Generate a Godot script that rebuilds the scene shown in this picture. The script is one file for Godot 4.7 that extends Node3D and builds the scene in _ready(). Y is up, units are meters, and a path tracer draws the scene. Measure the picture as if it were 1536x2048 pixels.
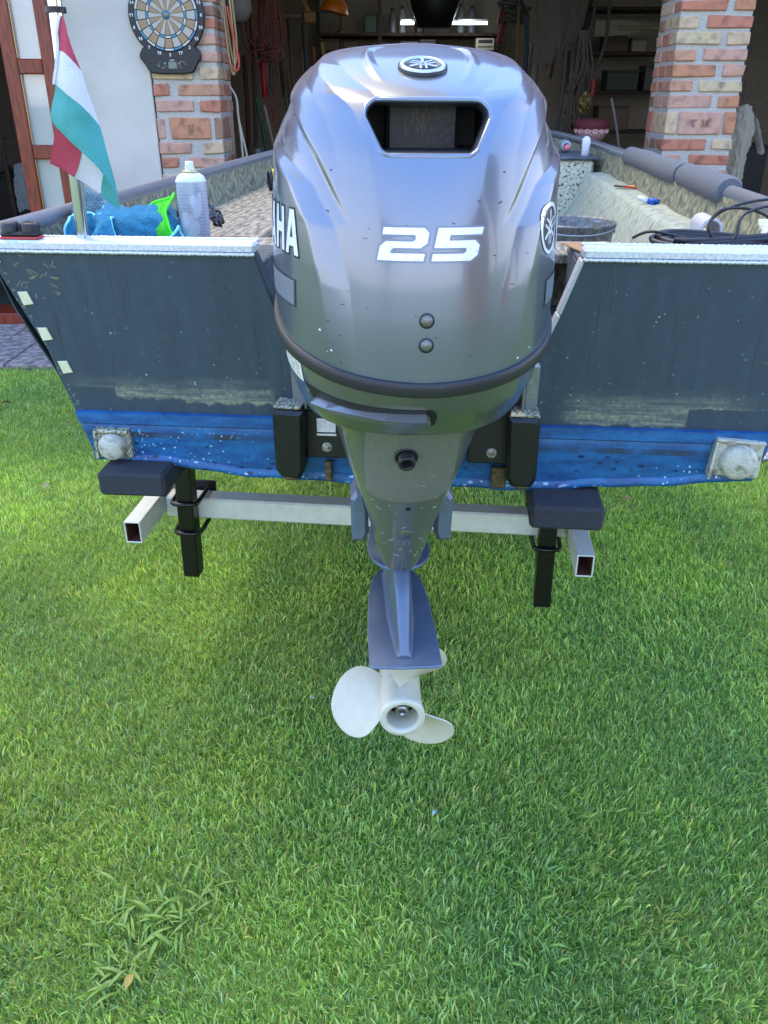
extends Node3D

const I := Basis.IDENTITY
var M := {}
var rng := RandomNumberGenerator.new()
var taken := {}

func _ready() -> void:
	rng.seed = 7
	# ---------------------------------------------------------------- camera, sky, sun, exposure
	var cam := Camera3D.new()
	cam.name = "camera"
	cam.fov = 63.586
	cam.near = 0.02
	cam.far = 400.0
	cam.position = Vector3(0, 1.3, 0)
	cam.rotation.x = -deg_to_rad(26.611)
	add_child(cam)
	cam.current = true
	var we := WorldEnvironment.new()
	we.name = "world_environment"
	var env := Environment.new()
	env.background_mode = Environment.BG_SKY
	var sky := Sky.new()
	var sm := ProceduralSkyMaterial.new()
	sm.sky_top_color = Color(0.50, 0.66, 0.91)
	sm.sky_horizon_color = Color(0.98, 0.965, 0.945)
	sm.sky_curve = 0.18
	sm.ground_horizon_color = Color(0.98, 0.965, 0.945)
	sm.ground_bottom_color = Color(0.25, 0.28, 0.2)
	sm.sky_energy_multiplier = 1.3
	sky.sky_material = sm
	env.sky = sky
	env.tonemap_mode = Environment.TONE_MAPPER_LINEAR
	env.tonemap_exposure = 2.5
	env.sdfgi_enabled = true
	env.ssao_enabled = true
	env.ssil_enabled = true
	we.environment = env
	add_child(we)
	var sun := DirectionalLight3D.new()
	sun.name = "sun"
	sun.light_energy = 0.5
	sun.light_color = Color(1.0, 0.93, 0.8)
	sun.light_angular_distance = 25.0
	sun.shadow_enabled = true
	sun.rotation = Vector3(deg_to_rad(-60), deg_to_rad(-145), 0)
	add_child(sun)
	# ---------------------------------------------------------------- the place
	make_materials()
	make_ground()
	make_garage()
	make_behind()
	make_boat()
	make_trailer()
	make_motor()
	make_boat_things()
	make_flag()
	make_garage_things()
	make_lawn_things()

# ==================================================================== helpers
func fresh(n: String) -> String:
	var k: int = taken.get(n, -1) + 1
	taken[n] = k
	return n if k == 0 else "%s_%03d" % [n, k]

func begin() -> SurfaceTool:
	var s := SurfaceTool.new()
	s.begin(Mesh.PRIMITIVE_TRIANGLES)
	s.set_smooth_group(-1)
	s.set_uv(Vector2.ZERO)
	return s

func obj(called: String, s: SurfaceTool, m: Material, parent: Node = self) -> MeshInstance3D:
	s.generate_normals()
	var o := MeshInstance3D.new()
	o.name = fresh(called) if parent == self else called
	o.mesh = s.commit()
	o.mesh.surface_set_material(0, m)
	parent.add_child(o, true)
	return o

func inst(called: String, mesh: Mesh, m: Material, parent: Node, t := Transform3D()) -> MeshInstance3D:
	var o := MeshInstance3D.new()
	o.name = fresh(called) if parent == self else called
	o.mesh = mesh
	o.transform = t
	o.material_override = m
	parent.add_child(o, true)
	return o

func thing(called: String, label: String, category: String, at := Vector3.ZERO, turn := 0.0, group := "") -> Node3D:
	var o := Node3D.new()
	o.name = fresh(called)
	add_child(o, true)
	o.position = at
	o.rotation.y = turn
	tag(o, label, category, group)
	return o

func tag(o: Node, label: String, category := "", group := "", kind := "") -> Node:
	if label:
		o.set_meta("label", label)
	if category:
		o.set_meta("category", category)
	if group:
		o.set_meta("group", group)
	if kind:
		o.set_meta("kind", kind)
	return o

func V(x: float, y: float, z: float) -> Vector3:
	return Vector3(x, y, z)

func tri(s: SurfaceTool, a: Vector3, b: Vector3, c: Vector3) -> void:
	s.add_vertex(a)
	s.add_vertex(b)
	s.add_vertex(c)

func quad(s: SurfaceTool, a: Vector3, b: Vector3, c: Vector3, d: Vector3) -> void:
	tri(s, a, b, c)
	tri(s, a, c, d)

# box with chamfered edges and, if asked, corners that are a little out of true
func cbox(s: SurfaceTool, at: Vector3, size: Vector3, b := 0.002, basis := I, jit := 0.0) -> void:
	s.set_smooth_group(-1)
	var h := size / 2
	b = minf(b, 0.45 * minf(size.x, minf(size.y, size.z)))
	var p := {}
	for sx in [-1, 1]:
		for sy in [-1, 1]:
			for sz in [-1, 1]:
				var j := V(rng.randf_range(-1, 1), rng.randf_range(-1, 1), rng.randf_range(-1, 1)) * jit
				var c := V(sx * h.x, sy * h.y, sz * h.z) + j
				p[V(sx, sy, sz)] = [at + basis * (c - V(0, sy * b, sz * b)), at + basis * (c - V(sx * b, 0, sz * b)), at + basis * (c - V(sx * b, sy * b, 0))]
	for ax in 3:
		var u := (ax + 1) % 3
		var w := (ax + 2) % 3
		for sg in [-1, 1]:
			var q := []
			for k in [[-1, -1], [-1, 1], [1, 1], [1, -1]]:
				var key := Vector3.ZERO
				key[ax] = sg
				key[u] = k[0]
				key[w] = k[1]
				q.append(p[key][ax])
			if sg < 0:
				q.reverse()
			quad(s, q[0], q[1], q[2], q[3])
			for sh in [-1, 1]:
				var k1 := Vector3.ZERO
				k1[ax] = sg
				k1[u] = sh
				k1[w] = -1
				var k2 := k1
				k2[w] = 1
				var e := [p[k1][ax], p[k2][ax], p[k2][u], p[k1][u]]
				if sg * sh < 0:
					e.reverse()
				quad(s, e[0], e[1], e[2], e[3])
	for key in p:
		var c: Array = p[key]
		if key.x * key.y * key.z > 0:
			tri(s, c[0], c[2], c[1])
		else:
			tri(s, c[0], c[1], c[2])

func box_mesh(size: Vector3, b := 0.002, jit := 0.0) -> ArrayMesh:
	var s := begin()
	cbox(s, Vector3.ZERO, size, b, I, jit)
	s.generate_normals()
	return s.commit()

# rows of points joined into a sheet; uv runs 0..1 over it
func grid(s: SurfaceTool, rows: Array, closed := false, smooth := true, group := 0) -> void:
	s.set_smooth_group(group if smooth else -1)
	var nr := rows.size()
	var nc: int = rows[0].size()
	var mc := nc if closed else nc - 1
	for i in nr - 1:
		for j in mc:
			var k := (j + 1) % nc
			var pts := [rows[i][j], rows[i][k], rows[i + 1][k], rows[i + 1][j]]
			var uv := [Vector2(float(j) / mc, float(i) / (nr - 1)), Vector2(float(j + 1) / mc, float(i) / (nr - 1)), Vector2(float(j + 1) / mc, float(i + 1) / (nr - 1)), Vector2(float(j) / mc, float(i + 1) / (nr - 1))]
			for t in [[0, 1, 2], [0, 2, 3]]:
				for n in t:
					s.set_uv(uv[n])
					s.add_vertex(pts[n])

# a sheet with thickness: the rows, the same rows pushed along their normals, and the rim
func shell(s: SurfaceTool, rows: Array, th: float) -> void:
	var nr := rows.size()
	var nc: int = rows[0].size()
	var back := []
	for i in nr:
		var r := []
		for j in nc:
			var du: Vector3 = rows[i][mini(j + 1, nc - 1)] - rows[i][maxi(j - 1, 0)]
			var dv: Vector3 = rows[mini(i + 1, nr - 1)][j] - rows[maxi(i - 1, 0)][j]
			r.append(rows[i][j] + du.cross(dv).normalized() * th)
		back.append(r)
	grid(s, rows)
	var rev := []
	for r in back:
		var q: Array = r.duplicate()
		q.reverse()
		rev.append(q)
	grid(s, rev)
	s.set_smooth_group(-1)
	for j in nc - 1:
		quad(s, rows[0][j], back[0][j], back[0][j + 1], rows[0][j + 1])
		quad(s, rows[nr - 1][j], rows[nr - 1][j + 1], back[nr - 1][j + 1], back[nr - 1][j])
	for i in nr - 1:
		quad(s, rows[i][0], rows[i + 1][0], back[i + 1][0], back[i][0])
		quad(s, rows[i][nc - 1], back[i][nc - 1], back[i + 1][nc - 1], rows[i + 1][nc - 1])

func spline(p: Array, n: int) -> Array:
	var out := []
	for k in n + 1:
		var t := float(k) / n * (p.size() - 1)
		var i := mini(int(t), p.size() - 2)
		out.append(p[i].cubic_interpolate(p[i + 1], p[maxi(i - 1, 0)], p[mini(i + 2, p.size() - 1)], t - i))
	return out

# control points in rows, smoothed both ways
func patch(ctrl: Array, nu: int, nv: int) -> Array:
	var cols := []
	for r in ctrl:
		cols.append(spline(r, nu))
	var out := []
	for i in nv + 1:
		out.append([])
	for j in nu + 1:
		var c := []
		for r in cols:
			c.append(r[j])
		var sp := spline(c, nv)
		for i in nv + 1:
			out[i].append(sp[i])
	return out

func tube(s: SurfaceTool, pts: Array, r, sides := 10, caps := true, sq := 1.0) -> void:
	var n := pts.size()
	var rings := []
	var up := Vector3.UP
	var first: Vector3 = (pts[1] - pts[0]).normalized()
	if absf(first.dot(up)) > 0.9:
		up = Vector3.RIGHT
	for i in n:
		var d: Vector3 = (pts[mini(i + 1, n - 1)] - pts[maxi(i - 1, 0)]).normalized()
		var a := up.cross(d).normalized()
		up = d.cross(a).normalized()
		var rr: float = r[i] if r is Array else r
		var ring := []
		for k in sides:
			var an := TAU * k / sides
			ring.append(pts[i] + (a * cos(an) + up * sin(an) * sq) * rr)
		rings.append(ring)
	grid(s, rings, true)
	if caps:
		s.set_smooth_group(-1)
		for e in [0, n - 1]:
			for k in sides:
				if e == 0:
					tri(s, pts[0], rings[0][(k + 1) % sides], rings[0][k])
				else:
					tri(s, pts[e], rings[e][k], rings[e][(k + 1) % sides])

# profile of (radius, height) turned about the y axis of t; creases where the profile repeats a point
func lathe(s: SurfaceTool, prof: Array, t := Transform3D(), segs := 24) -> void:
	var run := []
	for i in prof.size():
		var p: Vector2 = prof[i]
		var ring := []
		for k in segs:
			var a := -TAU * k / segs
			ring.append(t * V(p.x * cos(a), p.y, p.x * sin(a)))
		if run.size() and i > 0 and prof[i].is_equal_approx(prof[i - 1]):
			if run.size() > 1:
				grid(s, run, true)
			run = [ring]
		else:
			run.append(ring)
	if run.size() > 1:
		grid(s, run, true)

# outline in x, y pushed along z from z0 to z1, edges chamfered by b
func slab(s: SurfaceTool, poly: PackedVector2Array, z0: float, z1: float, t := Transform3D(), b := 0.0) -> void:
	s.set_smooth_group(-1)
	if Geometry2D.is_polygon_clockwise(poly):
		poly = poly.duplicate()
		poly.reverse()
	var n := poly.size()
	var inner := poly
	if b > 0:
		var off := Geometry2D.offset_polygon(poly, -b, Geometry2D.JOIN_MITER)
		if off.size() and off[0].size() == n:
			inner = off[0]
			if Geometry2D.is_polygon_clockwise(inner):
				inner.reverse()
			var best := 0
			for k in n:
				if inner[k].distance_to(poly[0]) < inner[best].distance_to(poly[0]):
					best = k
			var sh := PackedVector2Array()
			for k in n:
				sh.append(inner[(k + best) % n])
			inner = sh
		else:
			b = 0.0
	var ix := Geometry2D.triangulate_polygon(inner)
	for k in range(0, ix.size(), 3):
		var a := inner[ix[k]]
		var c := inner[ix[k + 1]]
		var d := inner[ix[k + 2]]
		if (c - a).cross(d - a) < 0:
			var x := c
			c = d
			d = x
		tri(s, t * V(a.x, a.y, z1), t * V(d.x, d.y, z1), t * V(c.x, c.y, z1))
		tri(s, t * V(a.x, a.y, z0), t * V(c.x, c.y, z0), t * V(d.x, d.y, z0))
	for k in n:
		var j := (k + 1) % n
		quad(s, t * V(poly[k].x, poly[k].y, z1 - b), t * V(poly[j].x, poly[j].y, z1 - b), t * V(poly[j].x, poly[j].y, z0 + b), t * V(poly[k].x, poly[k].y, z0 + b))
		if b > 0:
			quad(s, t * V(inner[k].x, inner[k].y, z1), t * V(inner[j].x, inner[j].y, z1), t * V(poly[j].x, poly[j].y, z1 - b), t * V(poly[k].x, poly[k].y, z1 - b))
			quad(s, t * V(poly[k].x, poly[k].y, z0 + b), t * V(poly[j].x, poly[j].y, z0 + b), t * V(inner[j].x, inner[j].y, z0), t * V(inner[k].x, inner[k].y, z0))

func poly2(a: Array) -> PackedVector2Array:
	var p := PackedVector2Array()
	for k in range(0, a.size(), 2):
		p.append(Vector2(a[k], a[k + 1]))
	return p

func lin(xs: Array, ys: Array, v: float) -> float:
	if v <= xs[0]:
		return ys[0]
	for i in xs.size() - 1:
		if v <= xs[i + 1]:
			return lerpf(ys[i], ys[i + 1], (v - xs[i]) / (xs[i + 1] - xs[i]))
	return ys[ys.size() - 1]

func crom(t: Array, x: float) -> float:
	var i := clampi(int(x), 0, t.size() - 2)
	return cubic_interpolate(t[i], t[i + 1], t[maxi(i - 1, 0)], t[mini(i + 2, t.size() - 1)], x - i)

func words(txt: String, size: float, font := "Droid Sans", bold := false, depth := 0.0006) -> TextMesh:
	var m := TextMesh.new()
	m.text = txt
	var f := SystemFont.new()
	f.font_names = PackedStringArray([font])
	if bold:
		f.font_weight = 700
	m.font = f
	m.font_size = 32
	m.pixel_size = size / 32.0
	m.depth = depth
	return m

# ==================================================================== materials
func noise_tex(freq: float, lo: float, hi: float, sd := 1, oct := 4, size := 512, ramp: Gradient = null, kind := FastNoiseLite.TYPE_SIMPLEX_SMOOTH) -> NoiseTexture2D:
	var n := FastNoiseLite.new()
	n.seed = sd
	n.noise_type = kind
	n.frequency = freq
	n.fractal_octaves = oct
	var t := NoiseTexture2D.new()
	t.width = size
	t.height = size
	t.seamless = true
	t.noise = n
	if ramp == null:
		ramp = Gradient.new()
		ramp.offsets = PackedFloat32Array([0.2, 0.8])
		ramp.colors = PackedColorArray([Color(lo, lo, lo), Color(hi, hi, hi)])
	t.color_ramp = ramp
	return t

func ramp(a: Array) -> Gradient:
	var g := Gradient.new()
	var o := PackedFloat32Array()
	var c := PackedColorArray()
	for e in a:
		o.append(e[0])
		c.append(e[1])
	g.offsets = o
	g.colors = c
	return g

func mat(c: Color, rough := 0.6, metal := 0.0, tex: Texture2D = null, scale := 1.0, bump: Texture2D = null, bs := 0.1, world := false) -> StandardMaterial3D:
	var m := StandardMaterial3D.new()
	m.albedo_color = c
	m.roughness = rough
	m.metallic = metal
	if tex:
		m.albedo_texture = tex
	if bump:
		m.heightmap_enabled = true
		m.heightmap_texture = bump
		m.heightmap_scale = bs
	if tex or bump:
		m.uv1_triplanar = true
		m.uv1_world_triplanar = world
		m.uv1_scale = Vector3.ONE * scale
	m.cull_mode = BaseMaterial3D.CULL_DISABLED
	return m

func make_materials() -> void:
	var soft := noise_tex(0.012, 0.95, 1.0, 3)
	var fine := noise_tex(0.06, 0.88, 1.0, 5)
	var blotch := noise_tex(0.02, 0.62, 1.0, 9, 5)
	var hb := noise_tex(0.05, 0.0, 1.0, 11, 5)
	M.hb = hb
	M.soft = soft
	M.fine = fine
	M.blotch = blotch
	# outboard
	M.flake = noise_tex(0.22, 0.84, 1.0, 7, 3)
	var paint := mat(Color(0.47, 0.50, 0.555), 0.32, 0.75, M.flake, 9.0)
	paint.clearcoat_enabled = true
	paint.clearcoat = 0.7
	paint.clearcoat_roughness = 0.09
	M.cowl = paint
	var lower := mat(Color(0.49, 0.5, 0.51), 0.32, 0.55, M.flake, 9.0)
	lower.clearcoat_enabled = true
	lower.clearcoat = 0.7
	lower.clearcoat_roughness = 0.12
	M.pan = lower
	M.bluepaint = mat(Color(0.37, 0.42, 0.49), 0.42, 0.4, soft, 3.0)
	M.matgrey = mat(Color(0.52, 0.515, 0.515), 0.5, 0.35, fine, 5.0)
	M.rubber = mat(Color(0.11, 0.11, 0.13), 0.5, 0.0, fine, 6.0)
	M.black = mat(Color(0.05, 0.055, 0.06), 0.45, 0.0, fine, 5.0)
	M.duct = mat(Color(0.1, 0.105, 0.12), 0.6, 0.0, blotch, 9.0)
	M.chrome = mat(Color(0.75, 0.78, 0.82), 0.18, 1.0)
	M.steel = mat(Color(0.62, 0.63, 0.64), 0.3, 0.9, fine, 6.0)
	M.brass = mat(Color(0.6, 0.5, 0.36), 0.35, 0.8)
	M.badge = mat(Color(0.7, 0.74, 0.8), 0.3, 0.7)
	M.prop = mat(Color(0.75, 0.74, 0.665), 0.3, 0.0, soft, 5.0)
	M.prop.clearcoat_enabled = true
	M.prop.clearcoat = 0.4
	M.darkmetal = mat(Color(0.25, 0.25, 0.27), 0.35, 0.8)
	# boat
	M.alu = mat(Color(0.82, 0.83, 0.85), 0.42, 0.4, fine, 4.0)
	M.alupipe = mat(Color(0.56, 0.575, 0.6), 0.36, 0.55, fine, 3.0)
	M.white = mat(Color(0.86, 0.86, 0.84), 0.5, 0.0, fine, 3.0)
	var moss := ramp([[0.0, Color(0.24, 0.25, 0.24)], [0.3, Color(0.36, 0.37, 0.33)], [0.5, Color(0.47, 0.47, 0.38)], [0.65, Color(0.56, 0.55, 0.43)], [1.0, Color(0.64, 0.64, 0.54)]])
	M.inner = mat(Color(0.95, 0.95, 0.95), 0.7, 0.1, noise_tex(0.018, 0, 1, 21, 6, 512, moss), 3.5, hb, 0.05)
	var pale := ramp([[0.0, Color(0.4, 0.43, 0.37)], [0.3, Color(0.56, 0.59, 0.52)], [0.55, Color(0.64, 0.665, 0.6)], [1.0, Color(0.73, 0.74, 0.68)]])
	M.ledge = mat(Color(0.95, 0.95, 0.95), 0.65, 0.1, noise_tex(0.02, 0, 1, 23, 6, 512, pale), 3.0, hb, 0.05)
	var chip := ramp([[0.0, Color(0.12, 0.12, 0.11)], [0.27, Color(0.16, 0.15, 0.14)], [0.33, Color(0.66, 0.66, 0.55)], [1.0, Color(0.8, 0.8, 0.72)]])
	M.bulkhead = mat(Color(1, 1, 1), 0.7, 0.0, noise_tex(0.045, 0, 1, 27, 4, 512, chip), 2.2)
	M.hull = mat(Color(0.24, 0.29, 0.31), 0.6, 0.2, blotch, 1.5)
	var wd := ramp([[0.0, Color(0.3, 0.27, 0.23)], [0.4, Color(0.47, 0.43, 0.37)], [0.6, Color(0.56, 0.52, 0.45)], [1.0, Color(0.66, 0.63, 0.56)]])
	M.deck = mat(Color(1.0, 1.0, 1.0), 0.8, 0.0, noise_tex(0.02, 0, 1, 31, 5, 512, wd), 1.0, hb, 0.12)
	M.deck.uv1_scale = V(6.0, 2.0, 1.1)
	M.shelf = mat(Color(0.34, 0.36, 0.38), 0.75, 0.0, blotch, 2.0, hb, 0.15)
	M.shelf.uv1_scale = V(1.2, 4.0, 9.0)
	M.foam = mat(Color(0.37, 0.385, 0.41), 0.9, 0.0, fine, 6.0, hb, 0.03)
	M.rail = mat(Color(0.12, 0.13, 0.14), 0.5, 0.3, fine, 4.0)
	M.anode = mat(Color(0.85, 0.85, 0.8), 0.75, 0.1, noise_tex(0.05, 0, 1, 33, 4, 256, ramp([[0, Color(0.3, 0.29, 0.25)], [0.4, Color(0.55, 0.55, 0.5)], [0.5, Color(0.8, 0.8, 0.74)], [1, Color(0.92, 0.92, 0.88)]])), 9.0, hb, 0.15)
	M.disc = mat(Color(0.7, 0.7, 0.64), 0.75, 0.0, noise_tex(0.016, 0, 1, 35, 5, 256, ramp([[0, Color(0.5, 0.49, 0.44)], [0.3, Color(0.78, 0.78, 0.74)], [0.45, Color(1, 1, 1)], [1, Color(1, 1, 1)]])), 6.0, hb, 0.1)
	M.sticker = mat(Color(0.83, 0.82, 0.68), 0.4, 0.0, soft, 6.0)
	# trailer
	M.tube = mat(Color(0.8, 0.82, 0.79), 0.45, 0.15, soft, 4.0)
	M.rust = mat(Color(0.42, 0.2, 0.11), 0.85, 0.0, blotch, 14.0, hb, 0.2)
	M.post = mat(Color(0.035, 0.045, 0.045), 0.35, 0.0, blotch, 4.0)
	M.carpet = mat(Color(0.24, 0.25, 0.28), 0.95, 0.0, noise_tex(0.12, 0.55, 1.0, 41, 3), 6.0, hb, 0.1)
	# house
	M.plaster = mat(Color(0.74, 0.715, 0.675), 0.9, 0.0, noise_tex(0.006, 0.93, 1.0, 43), 0.6, hb, 0.05, true)
	M.mortar = mat(Color(0.71, 0.69, 0.66), 0.95, 0.0, fine, 3.0, hb, 0.2, true)
	M.brickbumps = hb
	M.door = mat(Color(0.52, 0.19, 0.1), 0.35, 0.0, noise_tex(0.015, 0.65, 1.0, 47), 1.0)
	M.door.uv1_scale = V(8, 1.0, 8)
	M.dark = mat(Color(0.6, 0.56, 0.51), 0.9, 0.0, fine, 0.8)
	M.concrete = mat(Color(0.3, 0.29, 0.28), 0.9, 0.0, blotch, 1.0, hb, 0.1)
	var gl := StandardMaterial3D.new()
	gl.transparency = BaseMaterial3D.TRANSPARENCY_ALPHA
	gl.albedo_color = Color(0.9, 0.95, 0.95, 0.12)
	gl.roughness = 0.02
	M.glass = gl

func paint_mat(c: Color, rough := 0.6, metal := 0.0) -> StandardMaterial3D:
	return mat(c, rough, metal, M.fine, 3.0)

# ==================================================================== ground, lawn, paving
func make_ground() -> void:
	var s := begin()
	quad(s, V(-150, 0, 150), V(-150, 0, -150), V(150, 0, -150), V(150, 0, 150))
	var soil := ramp([[0.0, Color(0.3, 0.38, 0.16)], [0.5, Color(0.38, 0.48, 0.22)], [1.0, Color(0.48, 0.54, 0.3)]])
	tag(obj("ground", s, mat(Color(1, 1, 1), 0.95, 0.0, noise_tex(0.03, 0, 1, 51, 5, 512, soil), 1.3)), "", "", "", "structure")
	# paving: two rows of slabs between the lawn and the house
	var pave := thing("paving", "", "")
	tag(pave, "", "", "", "structure")
	s = begin()
	cbox(s, V(-0.2, 0.004, -4.76), V(9.0, 0.02, 0.96), 0.002)
	obj("joint_sand", s, mat(Color(0.45, 0.41, 0.37), 0.95, 0.0, M.fine, 4.0, null, 0, true), pave)
	var tones := []
	for c in [Color(0.62, 0.56, 0.54), Color(0.66, 0.59, 0.56), Color(0.59, 0.54, 0.53), Color(0.64, 0.57, 0.54)]:
		tones.append(mat(c, 0.85, 0.0, M.blotch, 1.6, M.hb, 0.12, true))
	for row in [[-4.29, -4.845, -2.03], [-4.853, -5.19, -2.22]]:
		var zc: float = (row[0] + row[1]) / 2
		for k in range(-5, 14):
			var x: float = row[2] + k * 0.45
			if x > 4.0:
				continue
			s = begin()
			cbox(s, V(x + 0.225, 0.012 + rng.randf() * 0.002, zc), V(0.441, 0.03, absf(row[1] - row[0]) - 0.008), 0.004, I, 0.0015)
			obj("paver", s, tones[rng.randi() % 4], pave)
	make_grass()
	# gravel bed beside the lawn, to the right of the boat
	var peb := []
	for v in 3:
		s = begin()
		var rows := []
		for i in 5:
			var ring := []
			for k in 7:
				var th := PI * i / 4
				var rr := sin(th) * rng.randf_range(0.85, 1.1)
				ring.append(V(rr * cos(TAU * k / 7) * 0.017, cos(th) * 0.009, rr * sin(TAU * k / 7) * 0.012))
			rows.append(ring)
		grid(s, rows, true)
		s.generate_normals()
		peb.append(s.commit())
	var mm := MultiMesh.new()
	mm.transform_format = MultiMesh.TRANSFORM_3D
	mm.use_colors = true
	mm.mesh = peb[0]
	var n := 2600
	mm.instance_count = n
	for k in n:
		var x := rng.randf_range(1.5, 2.6)
		var z := rng.randf_range(-4.2, -2.75)
		if x < 1.5 + 0.12 * sin(z * 5.0):
			x += 0.2
		mm.set_instance_transform(k, Transform3D(Basis.from_euler(V(rng.randf() * 0.5, rng.randf() * TAU, rng.randf() * 0.5)).scaled(Vector3.ONE * rng.randf_range(0.7, 1.5)), V(x, 0.012 + rng.randf() * 0.012, z)))
		var g := rng.randf_range(0.22, 0.6)
		mm.set_instance_color(k, Color(g * 1.06, g * rng.randf_range(0.88, 0.98), g * rng.randf_range(0.8, 0.95)))
	var pm := mat(Color(1, 1, 1), 0.85)
	pm.vertex_color_use_as_albedo = true
	var mi := MultiMeshInstance3D.new()
	mi.name = fresh("gravel")
	mi.multimesh = mm
	mi.material_override = pm
	add_child(mi, true)
	tag(mi, "pinkish grey gravel beside the lawn past the right corner of the boat", "gravel", "", "stuff")

func blade(s: SurfaceTool, at: Vector3, h: float, w: float, lean: Vector3, face: float, col: Color) -> void:
	var side := V(cos(face), 0, sin(face)) * w * 0.5
	var p := [at, at + V(0, h * 0.5, 0) + lean * 0.22, at + V(0, h * (1.0 - 0.25 * lean.length() / h), 0) + lean]
	var ws := [0.8, 1.0, 0.38]
	s.set_color(col)
	for i in 2:
		quad(s, p[i] - side * ws[i], p[i + 1] - side * ws[i + 1], p[i + 1] + side * ws[i + 1], p[i] + side * ws[i])

func make_grass() -> void:
	var variants := 7
	var lists := []
	var meshes := []
	for v in variants:
		var s := begin()
		s.set_smooth_group(0)
		for b in 32:
			var a := rng.randf() * TAU
			var r := sqrt(rng.randf()) * 0.05
			var h := rng.randf_range(0.011, 0.028)
			var ln := Vector3.RIGHT.rotated(Vector3.UP, rng.randf() * TAU) * h * rng.randf_range(0.1, 0.75)
			var col := Color(0.28, 0.42, 0.11)
			var pick := rng.randf()
			if pick < 0.3:
				col = Color(0.38, 0.52, 0.17)
			elif pick < 0.5:
				col = Color(0.2, 0.335, 0.085)
			elif pick < 0.56:
				col = Color(0.42, 0.46, 0.13)
			elif pick < 0.62:
				col = Color(0.5, 0.44, 0.22)
			elif pick < 0.72:
				col = Color(0.46, 0.58, 0.26)
			col = col * Color(1.05, 0.99, 0.9) * rng.randf_range(0.75, 1.7)
			col.a = 1
			blade(s, V(cos(a) * r, 0, sin(a) * r), h, rng.randf_range(0.0016, 0.0036), ln, rng.randf() * TAU, col)
		s.generate_normals()
		meshes.append(s.commit())
		lists.append([])
	var wind := FastNoiseLite.new()
	wind.seed = 4
	wind.frequency = 0.9
	var tone := FastNoiseLite.new()
	tone.seed = 9
	tone.frequency = 1.3
	tone.fractal_octaves = 4
	var z := -0.55
	while z > -4.3:
		var half := 0.75 + 0.52 * absf(z) + 0.45
		var step := 0.0215 if z > -1.5 else (0.025 if z > -2.4 else 0.031)
		var x := -half
		while x < half:
			var px := x + rng.randf_range(-0.5, 0.5) * step
			var pz := z + rng.randf_range(-0.5, 0.5) * step
			if not (px > 1.52 and pz < -2.75) and pz > -4.3:
				var w1 := wind.get_noise_2d(px, pz)
				var w2 := wind.get_noise_2d(px + 40.0, pz)
				var tn := tone.get_noise_2d(px, pz)
				var b := Basis.from_euler(V(w1 * 0.45 + rng.randf_range(-0.15, 0.15), 0, w2 * 0.45 + rng.randf_range(-0.15, 0.15))) * Basis(Vector3.UP, rng.randf() * TAU)
				var sc := rng.randf_range(0.75, 1.2) * (1.0 + 0.25 * tone.get_noise_2d(px * 0.6 + 9.0, pz * 0.6))
				var big := tone.get_noise_2d(px * 0.35 + 60.0, pz * 0.35)
				var c := Color(1.0 + tn * 0.4 + big * 0.25, 1.0 + tn * 0.28 + big * 0.22, 1.0) * (1.0 + 0.2 * w2)
				c.a = 1
				lists[rng.randi() % variants].append([Transform3D(b.scaled(V(1, 1, 1) * sc), V(px, 0, pz)), c])
			x += step
		z -= step
	var gm := mat(Color(1, 1, 1), 0.5)
	gm.metallic_specular = 0.5
	gm.vertex_color_use_as_albedo = true
	gm.backlight_enabled = true
	gm.backlight = Color(0.9, 1.0, 0.6)
	for v in variants:
		var mm := MultiMesh.new()
		mm.transform_format = MultiMesh.TRANSFORM_3D
		mm.use_colors = true
		mm.mesh = meshes[v]
		mm.instance_count = lists[v].size()
		for k in lists[v].size():
			mm.set_instance_transform(k, lists[v][k][0])
			mm.set_instance_color(k, lists[v][k][1])
		var mi := MultiMeshInstance3D.new()
		mi.name = fresh("lawn_grass")
		mi.multimesh = mm
		mi.material_override = gm
		add_child(mi, true)
		tag(mi, "short mown green lawn grass around and below the boat", "grass", "lawn grass", "stuff")

# ==================================================================== house with the open garage
func brick_row(list: Array, y0: float, y1: float, spans: Array) -> void:
	for sp in spans:
		list.append([y0, y1, sp[0], sp[1]])

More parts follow.
